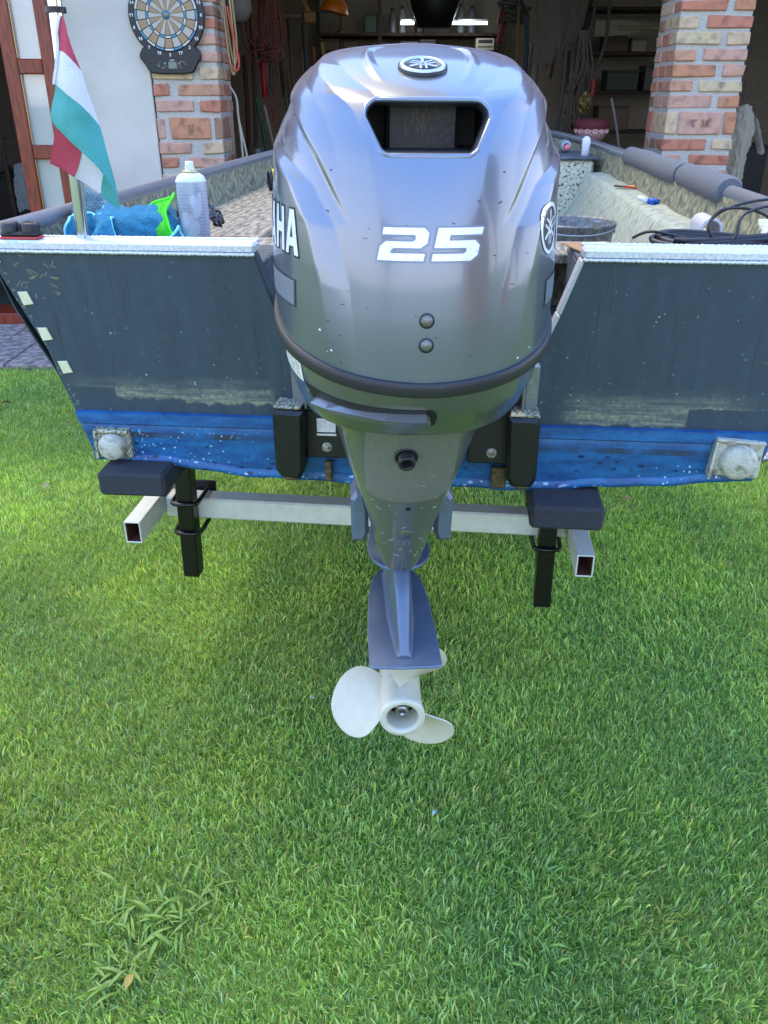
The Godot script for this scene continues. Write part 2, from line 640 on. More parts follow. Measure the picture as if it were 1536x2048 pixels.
func make_garage() -> void:
	var g := thing("garage", "open brick garage with white plaster wall and dark cluttered inside behind the boat", "garage")
	var s := begin()
	# plaster wall with the door opening on its left
	cbox(s, V(-1.695, 1.175, -5.39), V(0.79, 2.35, 0.38), 0.004)
	obj("plaster_wall", s, M.plaster, g)
	s = begin()
	cbox(s, V(-4.35, 1.175, -5.39), V(2.5, 2.35, 0.38), 0.004)
	obj("plaster_wall", s, M.plaster, g)
	s = begin()
	cbox(s, V(4.75, 1.175, -5.39), V(1.9, 2.35, 0.38), 0.004)
	obj("plaster_wall", s, M.plaster, g)
	s = begin()
	cbox(s, V(-2.6, 0.045, -5.33), V(0.99, 0.09, 0.26), 0.006)
	obj("threshold", s, M.door, g)
	s = begin()
	cbox(s, V(0.05, 2.8, -5.39), V(11.3, 0.9, 0.38), 0.004)
	obj("lintel_wall", s, mat(Color(0.95, 0.95, 0.95), 0.9, 0.0, noise_tex(0.03, 0, 1, 61, 3, 256, ramp([[0, Color(0.5, 0.27, 0.19)], [0.5, Color(0.62, 0.36, 0.25)], [1, Color(0.66, 0.5, 0.36)]])), 3.0, M.hb, 0.2, true), g)
	# inside: floor, back and side walls, ceiling, roof
	for e in [["garage_floor", V(0.05, -0.04, -7.5), V(11.3, 0.1, 4.5), M.concrete], ["back_wall", V(0.05, 1.3, -9.85), V(11.3, 2.6, 0.2), M.dark], ["side_wall", V(-5.65, 1.3, -7.6), V(0.12, 2.6, 4.3), M.dark], ["side_wall", V(5.75, 1.3, -7.6), V(0.12, 2.6, 4.3), M.dark], ["partition_wall", V(-2.15, 1.3, -7.66), V(0.1, 2.6, 4.16), M.dark], ["ceiling", V(0.05, 2.72, -7.7), V(11.2, 0.1, 4.2), M.dark]]:
		s = begin()
		cbox(s, e[1], e[2], 0.003)
		obj(e[0], s, e[3], g)
	s = begin()
	slab(s, poly2([-4.75, 3.26, -4.75, 3.36, -8.3, 5.2, -11.2, 3.4, -11.2, 3.26]), -5.9, 6.0, Transform3D(Basis(V(0, 0, 1), V(0, 1, 0), V(-1, 0, 0)), Vector3.ZERO))
	obj("roof", s, mat(Color(0.45, 0.2, 0.13), 0.85, 0.0, M.blotch, 2.0), g)
	# bricks
	var bm := {}
	var cols := {"r": Color(0.69, 0.45, 0.36), "o": Color(0.70, 0.49, 0.37), "t": Color(0.75, 0.65, 0.53), "p": Color(0.72, 0.56, 0.49), "y": Color(0.73, 0.655, 0.52), "b": Color(0.57, 0.44, 0.36), "s": Color(0.71, 0.53, 0.43)}
	var spots := noise_tex(0.011, 0.0, 1.0, 63, 5, 512, ramp([[0.12, Color(0.7, 0.7, 0.72)], [0.4, Color(0.92, 0.92, 0.92)], [0.65, Color(1, 1, 1)], [0.85, Color(1, 0.97, 0.9)]]))
	for k in cols:
		bm[k] = mat(cols[k], 0.9, 0.0, spots, 2.0, M.hb, 0.08, true)
	var zf := -5.2
	var right := [[1.772, 1.72, [[0, 0.62, "r"], [0.72, 1, "o"]]], [1.7, 1.641, [[0, 0.28, "t"], [0.38, 1, "r"]]], [1.623, 1.563, [[0, 0.6, "y"], [0.69, 1, "t"]]], [1.542, 1.485, [[0, 0.3, "s"], [0.4, 1, "p"]]], [1.467, 1.408, [[0, 0.59, "o"], [0.7, 1, "p"]]], [1.386, 1.331, [[0, 0.31, "s"], [0.39, 1, "y"]]], [1.312, 1.249, [[0, 0.62, "p"], [0.71, 1, "o"]]], [1.23, 1.115, [[0, 0.17, "t"], [0.2, 0.8, "p"], [0.83, 1, "o"]]], [1.088, 1.033, [[0, 0.62, "r"], [0.7, 1, "t"]]], [1.006, 0.95, [[0, 0.29, "s"], [0.41, 1, "r"]]], [0.922, 0.866, [[0.02, 0.63, "t"], [0.67, 1, "s"]]], [0.854, 0.792, [[0, 0.4, "t"], [0.46, 1, "p"]]]]
	var left := [[1.747, 1.699, [[0, 0.6, "o"], [0.74, 1, "b"]]], [1.69, 1.641, [[0, 0.7, "s"], [0.82, 1, "r"]]], [1.616, 1.562, [[0, 0.5, "p"], [0.7, 1, "p"]]], [1.532, 1.481, [[0, 0.6, "s"], [0.75, 1, "p"]]], [1.456, 1.393, [[0.02, 0.62, "t"], [0.72, 1, "t"]]], [1.371, 1.312, [[0, 0.25, "r"], [0.38, 1, "s"]]], [1.29, 1.23, [[0.03, 0.58, "p"], [0.68, 1, "r"]]], [1.201, 1.091, [[0, 0.12, "p"], [0.2, 0.82, "o"], [0.87, 1, "b"]]], [1.073, 1.012, [[0, 0.5, "p"], [0.68, 1, "t"]]], [0.994, 0.937, [[0.02, 0.28, "r"], [0.45, 1, "p"]]], [0.899, 0.842, [[0, 0.4, "t"], [0.5, 1, "o"]]]]
	for pl in [[right, 1.603, 2.005, 0.38, 1], [left, -1.298, -0.921, 0.42, -1]]:
		var x0: float = pl[1]
		var x1: float = pl[2]
		var dep: float = pl[3]
		var rows: Array = pl[0].duplicate()
		var y: float = rows[rows.size() - 1][1] - 0.018
		var flip := false
		while y > 0.02:
			var k1: String = ["r", "o", "p", "s"][rng.randi() % 4]
			var k2: String = ["r", "t", "p", "s"][rng.randi() % 4]
			rows.append([y, maxf(0.004, y - 0.06), [[0, 0.6, k1], [0.66, 1, k2]] if flip else [[0, 0.33, k2], [0.39, 1, k1]]])
			flip = not flip
			y -= 0.078
		y = rows[0][0] + 0.018
		while y < 2.28:
			rows.append([y + 0.06, y, [[0, 0.6, "o"], [0.66, 1, "p"]] if flip else [[0, 0.33, "t"], [0.39, 1, "r"]]])
			flip = not flip
			y += 0.078
		s = begin()
		cbox(s, V((x0 + x1) / 2, 1.175, zf - 0.008 - dep / 2), V(x1 - x0 - 0.012, 2.35, dep - 0.004), 0.004)
		var pillar := obj("brick_pillar", s, M.mortar, g)
		var w := x1 - x0
		for r in rows:
			var h: float = r[0] - r[1]
			var yc: float = (r[0] + r[1]) / 2
			var fr: Array = r[2]
			for q in fr:
				var a: float = x0 + w * q[0]
				var b: float = x0 + w * q[1]
				# the brick at the open corner runs on round the side of the pillar
				var corner: bool = (pl[4] == 1 and q[0] < 0.03) or (pl[4] == -1 and q[1] > 0.97)
				var dz := 0.1 if not corner else (0.13 if b - a > 0.18 else 0.25)
				s = begin()
				cbox(s, V((a + b) / 2, yc, zf - dz / 2 + rng.randf_range(-0.003, 0.003)), V(b - a, h, dz), 0.0055, Basis(V(0, 0, 1), rng.randf_range(-0.008, 0.008)), 0.004)
				obj("brick", s, bm[q[2]], pillar)
				if corner:
					var z0 := dz + 0.016
					while z0 < dep - 0.03:
						var z1 := minf(z0 + (0.12 if rng.randf() < 0.5 else 0.24), dep)
						s = begin()
						var cx := x0 + 0.06 if pl[4] == 1 else x1 - 0.06
						cbox(s, V(cx, yc, zf - (z0 + z1) / 2), V(0.12, h, z1 - z0), 0.0055, I, 0.004)
						obj("brick", s, bm[["b", "p", "r", "o", "b", "t"][rng.randi() % 6]], pillar)
						z0 = z1 + 0.016
	# pressed maker's marks in the two bricks that stand on edge
	for mk in [["T  M", V(1.80, 1.172, -5.1975)], ["H", V(-1.105, 1.145, -5.1975)]]:
		inst("brick_stamp", words(mk[0], 0.05, "Droid Serif", true, 0.004), bm["b"], g, Transform3D(I, mk[1]))
	# narrow wooden door leaf folded back against the plaster wall
	var d := thing("glazed_door", "narrow red brown wooden glazed door leaf folded open against the white wall", "door", V(-2.075, 0.06, -5.135))
	for e in [["stile", V(0.04, 1.05, 0), V(0.075, 2.1, 0.045)], ["stile", V(0.245, 1.05, 0), V(0.065, 2.1, 0.045)]]:
		s = begin()
		cbox(s, e[1], e[2], 0.006)
		obj(e[0], s, M.door, d)
	for yy in [2.06, 1.395, 0.965, 0.51, 0.1]:
		s = begin()
		cbox(s, V(0.145, yy, 0), V(0.135, 0.075 if yy > 0.2 else 0.2, 0.04), 0.006)
		obj("rail", s, M.door, d)
	for pr in [[1.4325, 2.0225], [1.0025, 1.3575], [0.5475, 0.9275], [0.2, 0.4725]]:
		s = begin()
		cbox(s, V(0.145, (pr[0] + pr[1]) / 2, -0.004), V(0.135, pr[1] - pr[0], 0.004), 0.0)
		obj("pane", s, M.glass, d)
		s = begin()
		cbox(s, V(0.083, (pr[0] + pr[1]) / 2, 0.009), V(0.008, pr[1] - pr[0], 0.012), 0.002)
		obj("glazing_bead", s, M.brass, d)
	s = begin()
	lathe(s, [Vector2(0.0, 0.012), Vector2(0.011, 0.009), Vector2(0.012, 0.0)], Transform3D(Basis(V(1, 0, 0), V(0, 0, 1), V(0, -1, 0)), V(0.25, 0.6, 0.022)), 12)
	obj("lock_rose", s, M.steel, d)

# ==================================================================== across the yard behind the camera, seen only as reflections in the cowl
func make_behind() -> void:
	var h := thing("neighbour_house", "sunlit ochre house across the yard mirrored as a warm streak in the cowl", "house", V(9.5, 0, 8.0), 0.5)
	var s := begin()
	cbox(s, V(0, 1.5, 0), V(5.0, 3.0, 4.0), 0.02)
	obj("wall", s, mat(Color(0.9, 0.62, 0.34), 0.9, 0.0, M.soft, 0.4), h)
	s = begin()
	slab(s, poly2([-2.9, 2.95, 2.9, 2.95, 0, 4.9]), -2.2, 2.2, Transform3D(), 0.03)
	obj("roof", s, mat(Color(0.5, 0.24, 0.16), 0.9, 0.0, M.blotch, 1.0), h)
	for x in [-1.3, 1.3]:
		s = begin()
		cbox(s, V(x, 1.5, -2.01), V(1.0, 1.2, 0.06), 0.01)
		var wi := obj("window", s, M.white, h)
		s = begin()
		cbox(s, V(x, 1.5, -2.045), V(0.86, 1.06, 0.02), 0.0)
		obj("pane", s, mat(Color(0.1, 0.12, 0.14), 0.08), wi)
	var leaf := begin()
	quad(leaf, V(-0.09, 0, -0.05), V(-0.05, 0.02, 0.07), V(0.09, 0, 0.05), V(0.05, -0.02, -0.07))
	leaf.generate_normals()
	var lm := leaf.commit()
	var gm := mat(Color(1, 1, 1), 0.6)
	gm.vertex_color_use_as_albedo = true
	var k := 0
	for t in [["tree", "round green tree across the yard mirrored on the left of the cowl", V(-6.5, 0, 13), 2.0, 3.2], ["tree", "tall dark tree across the yard mirrored on the right of the cowl", V(8.5, 0, 2.5), 2.0, 3.4]]:
		var tr := thing(t[0], t[1], "tree", t[2])
		s = begin()
		tube(s, spline([V(0, 0, 0), V(0.05, t[4] * 0.5, 0), V(0, t[4], 0.1)], 8), [0.16, 0.15, 0.14, 0.13, 0.12, 0.11, 0.1, 0.09, 0.06], 8)
		for b in 5:
			var a := TAU * b / 5 + 0.4
			tube(s, [V(0, t[4] * 0.6, 0), V(cos(a) * 0.6, t[4] * 0.85, sin(a) * 0.6), V(cos(a) * 1.2, t[4] * 1.15, sin(a) * 1.2)], [0.07, 0.05, 0.02], 6)
		obj("trunk", s, mat(Color(0.25, 0.2, 0.15), 0.9), tr)
		var mm := MultiMesh.new()
		mm.transform_format = MultiMesh.TRANSFORM_3D
		mm.use_colors = true
		mm.mesh = lm
		mm.instance_count = 5000
		var nz := FastNoiseLite.new()
		nz.seed = 70 + k
		nz.frequency = 0.5
		var i := 0
		while i < 5000:
			var dir := V(rng.randfn(), rng.randfn(), rng.randfn()).normalized()
			var r: float = t[3] * (0.75 + 0.5 * nz.get_noise_3dv(dir * 2.5)) * pow(rng.randf(), 0.4)
			mm.set_instance_transform(i, Transform3D(Basis.from_euler(V(rng.randf() * TAU, rng.randf() * TAU, 0)), V(0, t[4] + 0.6, 0) + dir * V(r, r * 0.85, r)))
			var c := rng.randf_range(0.7, 1.4)
			mm.set_instance_color(i, Color(0.06 * c, 0.11 * c, 0.03 * c))
			i += 1
		var mi := MultiMeshInstance3D.new()
		mi.name = "crown"
		mi.multimesh = mm
		mi.material_override = gm
		tr.add_child(mi, true)
		mi.set_meta("kind", "stuff")
		k += 1

# ==================================================================== the boat (axes: x to starboard, y up from the lawn, z aft)
func planar_uv(o: MeshInstance3D, r: Rect2) -> void:
	var a := o.mesh.surface_get_arrays(0)
	var m := o.mesh.surface_get_material(0)
	var uv := PackedVector2Array()
	for v in a[Mesh.ARRAY_VERTEX]:
		uv.append(Vector2((v.x - r.position.x) / r.size.x, 1.0 - (v.y - r.position.y) / r.size.y))
	a[Mesh.ARRAY_TEX_UV] = uv
	var am := ArrayMesh.new()
	am.add_surface_from_arrays(Mesh.PRIMITIVE_TRIANGLES, a)
	am.surface_set_material(0, m)
	o.mesh = am

func tex_mat(im: Image, rough := 0.6, metal := 0.0, scissor := false) -> StandardMaterial3D:
	var m := StandardMaterial3D.new()
	m.albedo_texture = ImageTexture.create_from_image(im)
	m.roughness = rough
	m.metallic = metal
	m.cull_mode = BaseMaterial3D.CULL_DISABLED
	if scissor:
		m.transparency = BaseMaterial3D.TRANSPARENCY_ALPHA_SCISSOR
		m.alpha_scissor_threshold = 0.5
	return m

func dab(im: Image, x: float, y: float, r: float, c: Color, stretch := 1.0) -> void:
	for j in range(int(y - r) - 1, int(y + r) + 2):
		for i in range(int(x - r * stretch) - 1, int(x + r * stretch) + 2):
			if i >= 0 and j >= 0 and i < im.get_width() and j < im.get_height():
				var d := Vector2((i - x) / stretch, j - y).length()
				if d < r + 0.5:
					im.set_pixel(i, j, im.get_pixel(i, j).lerp(c, clampf(r + 0.5 - d, 0, 1) * c.a))

func scratch(im: Image, a: Vector2, b: Vector2, r: float, c: Color) -> void:
	var n := int(a.distance_to(b) / maxf(0.6, r)) + 1
	for k in n + 1:
		dab(im, lerpf(a.x, b.x, float(k) / n), lerpf(a.y, b.y, float(k) / n), r, c)

func transom_image() -> Image:
	var w := 1280
	var h := 288
	var im := Image.create(w, h, false, Image.FORMAT_RGB8)
	var n1 := FastNoiseLite.new()
	n1.seed = 12
	n1.frequency = 0.012
	n1.fractal_octaves = 5
	var n2 := FastNoiseLite.new()
	n2.seed = 13
	n2.frequency = 0.05
	n2.fractal_octaves = 4
	var base := Color(0.205, 0.262, 0.31)
	var bare := Color(0.54, 0.56, 0.49)
	for y in h:
		var yy := 1.09 - 0.33 * y / h
		for x in w:
			var xx := -0.75 + 1.5 * x / w
			var c := base * (1.0 + 0.1 * n1.get_noise_2d(x * 2.5, y * 0.35) + 0.05 * n2.get_noise_2d(x, y))
			# bare worn band low on both halves, with brushed edges, patched over with dark paint
			var top := 0.852 + 0.012 * n1.get_noise_2d(x * 0.8, 500) + 0.004 * n2.get_noise_2d(x * 2.0, y)
			var low := (0.806 if xx < -0.42 else 0.801) + 0.008 * n1.get_noise_2d(x * 3.0, 900)
			var band := 0.0
			if xx < 0:
				band = smoothstep(-0.66, -0.6, xx) * (1.0 - smoothstep(-0.262, -0.248, xx + 0.15 * (yy - 0.82)))
				if xx < -0.55 and yy < 0.826:
					band = 0.0
			else:
				low = 0.782 + 0.006 * n1.get_noise_2d(x * 3.0, 900)
				band = smoothstep(0.24, 0.3, xx) * (1.0 - smoothstep(0.5, 0.64, xx))
				if xx > 0.478 and yy < 0.818 + 0.004 * n2.get_noise_2d(x * 3.0, 7):
					band = 0.0
			var wear := clampf(0.72 + 0.6 * n1.get_noise_2d(x * 0.35, y * 6.0) + 0.5 * n2.get_noise_2d(x * 0.3, y * 4.0), 0, 1)
			band *= smoothstep(low - 0.003, low + 0.003, yy) * (1.0 - smoothstep(top - 0.045, top + 0.008, yy + 0.005 * n2.get_noise_2d(x * 0.5, y * 3.0))) * wear
			c = c.lerp(bare * (0.9 + 0.25 * n2.get_noise_2d(x * 2.0, y * 2.0)), band)
			c.a = 1
			im.set_pixel(x, y, c)
	for k in 420:
		var g := rng.randf_range(0.4, 0.85)
		var y := h * pow(rng.randf(), 0.5)
		dab(im, rng.randf() * w, y, rng.randf_range(0.3, 1.3), Color(g, g, g * 0.92, rng.randf_range(0.4, 1.0)))
	for k in 70:
		var p := Vector2(rng.randf() * w, rng.randf() * h)
		var q := p + Vector2(rng.randf_range(-16, 16), rng.randf_range(-7, 7))
		scratch(im, p, q, 0.3, Color(0.45, 0.51, 0.54, 0.3))
		scratch(im, q, q + Vector2(rng.randf_range(-9, 9), rng.randf_range(-7, 7)), 0.3, Color(0.45, 0.51, 0.54, 0.22))
	for k in 40:
		var p := Vector2(rng.randf() * w, rng.randf() * h * 0.6)
		scratch(im, p, p + Vector2(rng.randf_range(-4, 4), rng.randf_range(20, 80)), 0.8, Color(0.13, 0.17, 0.2, 0.3))
	for k in 130:   # chipped left edge
		var y := rng.randf() * h
		dab(im, 12 + 0.32 * y + rng.randf_range(-6, 14), y, rng.randf_range(0.6, 2.2), Color(0.5, 0.52, 0.47, 0.6))
	for k in 26:
		var p := Vector2(60 + rng.randf() * 60, 20 + rng.randf() * 60)
		scratch(im, p, p + Vector2(rng.randf_range(-12, 12), rng.randf_range(-8, 8)), 0.7, Color(0.55, 0.52, 0.36, 0.6))
	return im

func blue_image() -> Image:
	var w := 1280
	var h := 128
	var im := Image.create(w, h, false, Image.FORMAT_RGB8)
	var n1 := FastNoiseLite.new()
	n1.seed = 22
	n1.frequency = 0.03
	n1.fractal_octaves = 5
	for y in h:
		for x in w:
			var c := Color(0.1, 0.37, 0.58).lerp(Color(0.08, 0.25, 0.45), clampf(0.3 + 1.0 * n1.get_noise_2d(x * 0.4, y * 1.5), 0, 0.7))
			if y > 38 and y < 50:
				c = c.lerp(Color(0.16, 0.16, 0.2), clampf(0.5 + n1.get_noise_2d(x * 0.4, 40), 0, 0.75))
			c = c * (1.0 + 0.12 * n1.get_noise_2d(x * 3.0, y * 3.0))
			c.a = 1
			im.set_pixel(x, y, c)
	for k in 240:
		var y := h * (1.0 - 0.13 * pow(rng.randf(), 1.5))
		dab(im, rng.randf() * w, y, rng.randf_range(0.4, 2.4), Color(0.72, 0.8, 0.86, rng.randf_range(0.5, 1)), rng.randf_range(1, 2.5))
	for k in 210:
		dab(im, 60 + absf(rng.randfn()) * 130, 30 + rng.randf() * (h - 30), rng.randf_range(0.4, 1.9), Color(0.75, 0.82, 0.86, rng.randf_range(0.5, 1)))
	for k in 60:
		dab(im, 1150 + rng.randfn() * 60, rng.randf_range(60, h), rng.randf_range(0.5, 2.0), Color(0.75, 0.82, 0.86, 0.9))
	for k in 60:
		dab(im, rng.randf() * w, rng.randf_range(50, h), rng.randf_range(0.8, 3.0), Color(0.05, 0.1, 0.25, 0.8), 2.0)
	return im

func weld(s: SurfaceTool, a: Vector3, b: Vector3, r: float) -> void:
	var n := int(a.distance_to(b) / 0.0022)
	var pts := []
	var rad := []
	for k in n + 1:
		pts.append(a.lerp(b, float(k) / n) + V(0, rng.randf_range(-1, 1) * r * 0.15, 0))
		rad.append(r * (0.8 + 0.35 * absf(sin(k * 0.85)) + rng.randf() * 0.1))
	tube(s, pts, rad, 6, false)

func boat_bottom(x: float) -> float:
	return lin([0.18, 0.3, 0.6], [0.651, 0.656, 0.685], absf(x)) + 0.0022 * sin(x * 23.0) + 0.0012 * sin(x * 61.0)

func make_boat() -> void:
	var bo := thing("aluminium_boat", "flat bottomed dark slate and blue boat on the trailer, stern towards the lawn", "boat", V(0.055, 0, -1.42), deg_to_rad(-5.3))
	var rake := Transform3D(Basis(V(1, 0, 0), V(0, 1, 0.12), V(0, 0, 1)), V(0, 0, -0.084))
	var s := begin()
	slab(s, poly2([-0.735, 1.073, -0.715, 1.037, -0.66, 0.894, -0.636, 0.776, 0.636, 0.776, 0.66, 0.894, 0.715, 1.037, 0.735, 1.073, 0.268, 1.073, 0.238, 0.975, 0.196, 0.865, -0.196, 0.865, -0.238, 0.985, -0.266, 1.073]), -0.028, 0.0, rake, 0.002)
	var tr := obj("transom", s, tex_mat(transom_image(), 0.55, 0.1), bo)
	planar_uv(tr, Rect2(-0.75, 0.76, 1.5, 0.33))
	# aluminium edging, welded along both edges
	for sd in [-1, 1]:
		s = begin()
		var xa: float = -0.737 if sd < 0 else 0.266
		var xb: float = -0.264 if sd < 0 else 0.737
		cbox(s, V((xa + xb) / 2, 1.0795, 0.026), V(xb - xa, 0.017, 0.043), 0.004)
		var cap := obj("top_edging", s, M.alu, bo)
		s = begin()
		weld(s, V(xa, 1.0705, 0.0475), V(xb, 1.0705, 0.0475), 0.0028)
		weld(s, V(xa, 1.0885, 0.006), V(xb, 1.0885, 0.006), 0.0028)
		obj("weld_bead", s, M.alu, cap)
		s = begin()
		var e := [V(sd * 0.266, 1.07, 0.0), V(sd * 0.238, 0.98, 0), V(sd * 0.196, 0.868, 0)]
		for k in 2:
			var a: Vector3 = rake * e[k] + V(0, 0, -0.014)
			var b: Vector3 = rake * e[k + 1] + V(0, 0, -0.014)
			var ax := (b - a).normalized()
			cbox(s, (a + b) / 2, V((b - a).length(), 0.006 if sd > 0 else 0.003, 0.034), 0.002, Basis(ax, V(0, 0, 1).cross(ax).normalized(), V(0, 0, 1)))
		obj("notch_edging", s, M.alu if sd > 0 else M.hull, bo)
	# blue bottom strake across the stern
	var rows := []
	var xs := []
	for k in 161:
		xs.append(lerpf(-0.632, 0.632, k / 160.0))
	for pr in [[0.779, 0.001, 0], [0.7775, 0.011, 0], [0.757, 0.0125, 0], [0.7525, 0.006, 0], [0.746, 0.0085, 0], [0.72, 0.007, 0], [0.012, 0.007, 1], [0.003, 0.013, 1], [-0.004, 0.012, 1], [-0.007, 0.004, 1], [-0.007, -0.02, 1]]:
		var r := []
		for x in xs:
			var y: float = pr[0] if pr[2] == 0 else boat_bottom(x) + pr[0]
			var xe: float = x * lin([0.65, 0.78], [0.955, 1.0], y)
			r.append(V(xe, y, 0.12 * (y - 0.7) + pr[1] + 0.0002 * sin(x * 31.0 + y * 60.0)))
		rows.append(r)
	s = begin()
	grid(s, rows.slice(0, 2), false, true, 1)
	grid(s, rows.slice(1, 3), false, true, 2)
	grid(s, rows.slice(2, 4), false, true, 3)
	grid(s, rows.slice(3, 7), false, true, 4)
	grid(s, rows.slice(6, 11), false, true, 5)
	var st := obj("bottom_strake", s, tex_mat(blue_image(), 0.5, 0.05), bo)
	planar_uv(st, Rect2(-0.65, 0.645, 1.3, 0.136))
	# hull sides and bottom, outer and inner skins
	for sd in [-1, 1]:
		for sk in [[0.0, "hull_side", M.hull], [0.016, "inner_side", M.inner]]:
			rows = []
			for k in 25:
				var z := -k / 24.0 * 4.4
				var nar := 1.0 - 0.45 * pow(maxf(0, -z - 2.6) / 1.8, 1.6)
				var lift := 0.28 * pow(maxf(0, -z - 2.6) / 1.8, 2.0)
				var r := []
				for q in [[0.732, 1.085], [0.705, 0.97], [0.655, 0.85], [0.628, 0.75], [0.603, 0.688]]:
					r.append(V(sd * (q[0] * nar - sk[0]), q[1] + (lift if q[1] < 1.0 else lift * 0.15) + (0.012 if sk[0] > 0 and q[1] < 0.7 else 0.0), z + 0.12 * (q[1] - 0.7) - 0.004))
				rows.append(r)
			s = begin()
			shell(s, rows, 0.003 * -sd)
			obj(sk[1], s, sk[2], bo)
	rows = []
	for k in 13:
		var z := -0.02 - k / 12.0 * 4.3
		var nar := 1.0 - 0.45 * pow(maxf(0, -z - 2.6) / 1.8, 1.6)
		var lift := 0.28 * pow(maxf(0, -z - 2.6) / 1.8, 2.0)
		var r := []
		for j in 9:
			var x := lerpf(-0.6, 0.6, j / 8.0)
			r.append(V(x * nar, lin([0.18, 0.3, 0.6], [0.651, 0.656, 0.685], absf(x)) + lift + 0.006, z))
		rows.append(r)
	s = begin()
	shell(s, rows, -0.004)
	obj("hull_bottom", s, M.hull, bo)
	s = begin()
	cbox(s, V(0, 0.715, -1.75), V(1.18, 0.012, 3.3), 0.002)
	obj("floor", s, M.inner, bo)
	s = begin()
	cbox(s, V(0, 1.0, -3.9), V(0.9, 0.02, 1.1), 0.003)
	obj("bow_deck", s, M.inner, bo)
	# gunwale pipes and, to starboard, two foam sleeves
	for sd in [-1, 1]:
		s = begin()
		tube(s, spline([V(sd * 0.731, 1.088, -0.01), V(sd * 0.731, 1.088, -0.9), V(sd * 0.731, 1.088, -1.8), V(sd * 0.725, 1.089, -2.6), V(sd * 0.67, 1.1, -3.4), V(sd * 0.45, 1.13, -4.3)], 40), 0.02, 14)
		obj("gunwale_pipe", s, M.alupipe, bo)
		s = begin()
		cbox(s, V(sd * 0.72, 1.063, -1.3), V(0.012, 0.035, 2.5), 0.003)
		obj("gunwale_lip", s, M.alupipe, bo)
	for z in [[-0.84, -1.33], [-1.36, -2.28]]:
		s = begin()
		var pts := []
		var rad := []
		for k in 26:
			var z1 := lerpf(z[0], z[1], k / 25.0)
			pts.append(V(0.731 + 0.003 * sin(z1 * 9.0), 1.092, z1))
			rad.append(0.036 + 0.0008 * sin(k * 0.5))
		rad[0] = 0.031
		rad[25] = 0.031
		tube(s, pts, rad, 18)
		obj("foam_sleeve", s, M.foam, bo)
	# side deck to port, ledge to starboard, seat box, stern shelves, splash well
	for k in 3:
		s = begin()
		cbox(s, V(-0.66 + k * 0.098, 0.99 + k * 0.0008, -1.62), V(0.096, 0.018, 2.14), 0.003)
		obj("deck_plank", s, M.deck, bo)
	s = begin()
	cbox(s, V(-0.424, 0.86, -1.62), V(0.016, 0.238, 2.13), 0.003)
	obj("deck_side_board", s, M.deck, bo)
	s = begin()
	cbox(s, V(-0.55, 1.004, -0.535), V(0.27, 0.018, 0.028), 0.004)
	obj("deck_end_rail", s, M.rail, bo)
	rows = []
	for k in 31:
		var z := -0.52 - k / 30.0 * 2.2
		var wob := 0.002 * sin(z * 17.0)
		rows.append([V(0.705, 1.03, z), V(0.697, 1.002 + wob, z), V(0.66, 0.999 + wob, z), V(0.622, 0.997 + wob, z), V(0.612, 0.988, z), V(0.585 + wob, 0.92, z), V(0.555, 0.85, z), V(0.53, 0.8, z), V(0.52, 0.72, z)])
	s = begin()
	grid(s, rows)
	obj("side_ledge", s, M.ledge, bo)
	s = begin()
	cbox(s, V(0.34, 0.89, -2.95), V(0.62, 0.32, 0.5), 0.012)
	obj("seat_box", s, M.bulkhead, bo)
	s = begin()
	cbox(s, V(0.34, 1.056, -2.96), V(0.66, 0.012, 0.54), 0.004)
	obj("seat_lid", s, M.shelf, bo)
	for sd in [-1, 1]:
		s = begin()
		cbox(s, V(sd * 0.495, 1.03 if sd < 0 else 1.039, -0.145), V(0.43, 0.018, 0.235), 0.003)
		obj("stern_shelf", s, M.shelf, bo)
		s = begin()
		cbox(s, V(sd * 0.285, 0.96, -0.16), V(0.012, 0.16, 0.26), 0.003)
		obj("well_side", s, M.shelf, bo)
	s = begin()
	cbox(s, V(0, 0.9, -0.2), V(0.558, 0.018, 0.33), 0.003)
	obj("well_floor", s, M.shelf, bo)
	s = begin()
	cbox(s, V(0, 1.02, -0.345), V(1.38, 0.02, 0.16), 0.003)
	obj("stern_cross_board", s, M.deck, bo)
	s = begin()
	cbox(s, V(0, 0.865, -0.41), V(1.2, 0.28, 0.016), 0.003)
	obj("well_front", s, M.inner, bo)
	# worn folded rowlock bracket on the starboard side
	s = begin()
	var arc := []
	for k in 13:
		var a := PI * k / 12.0
		arc.append([V(0.56 + 0.016 * cos(a), 1.07 + 0.016 * sin(a), -0.33), V(0.56 + 0.016 * cos(a), 1.07 + 0.016 * sin(a), -0.42)])
	arc.push_front([V(0.576, 1.04, -0.33), V(0.576, 1.04, -0.42)])
	arc.push_back([V(0.544, 1.04, -0.33), V(0.544, 1.04, -0.42)])
	shell(s, arc, 0.005)
	obj("rowlock_bracket", s, M.alu, bo)
	# stick-on reflectors down the port edge
	for p in [[-0.716, 1.06], [-0.676, 0.989], [-0.657, 0.925], [-0.634, 0.863]]:
		s = begin()
		slab(s, poly2([p[0] - 0.0115, p[1] + 0.012, p[0] + 0.006, p[1] + 0.013, p[0] + 0.0125, p[1] - 0.009, p[0] - 0.006, p[1] - 0.012]), 0.0, 0.0035, rake, 0.001)
		obj("reflector", s, M.sticker, bo)
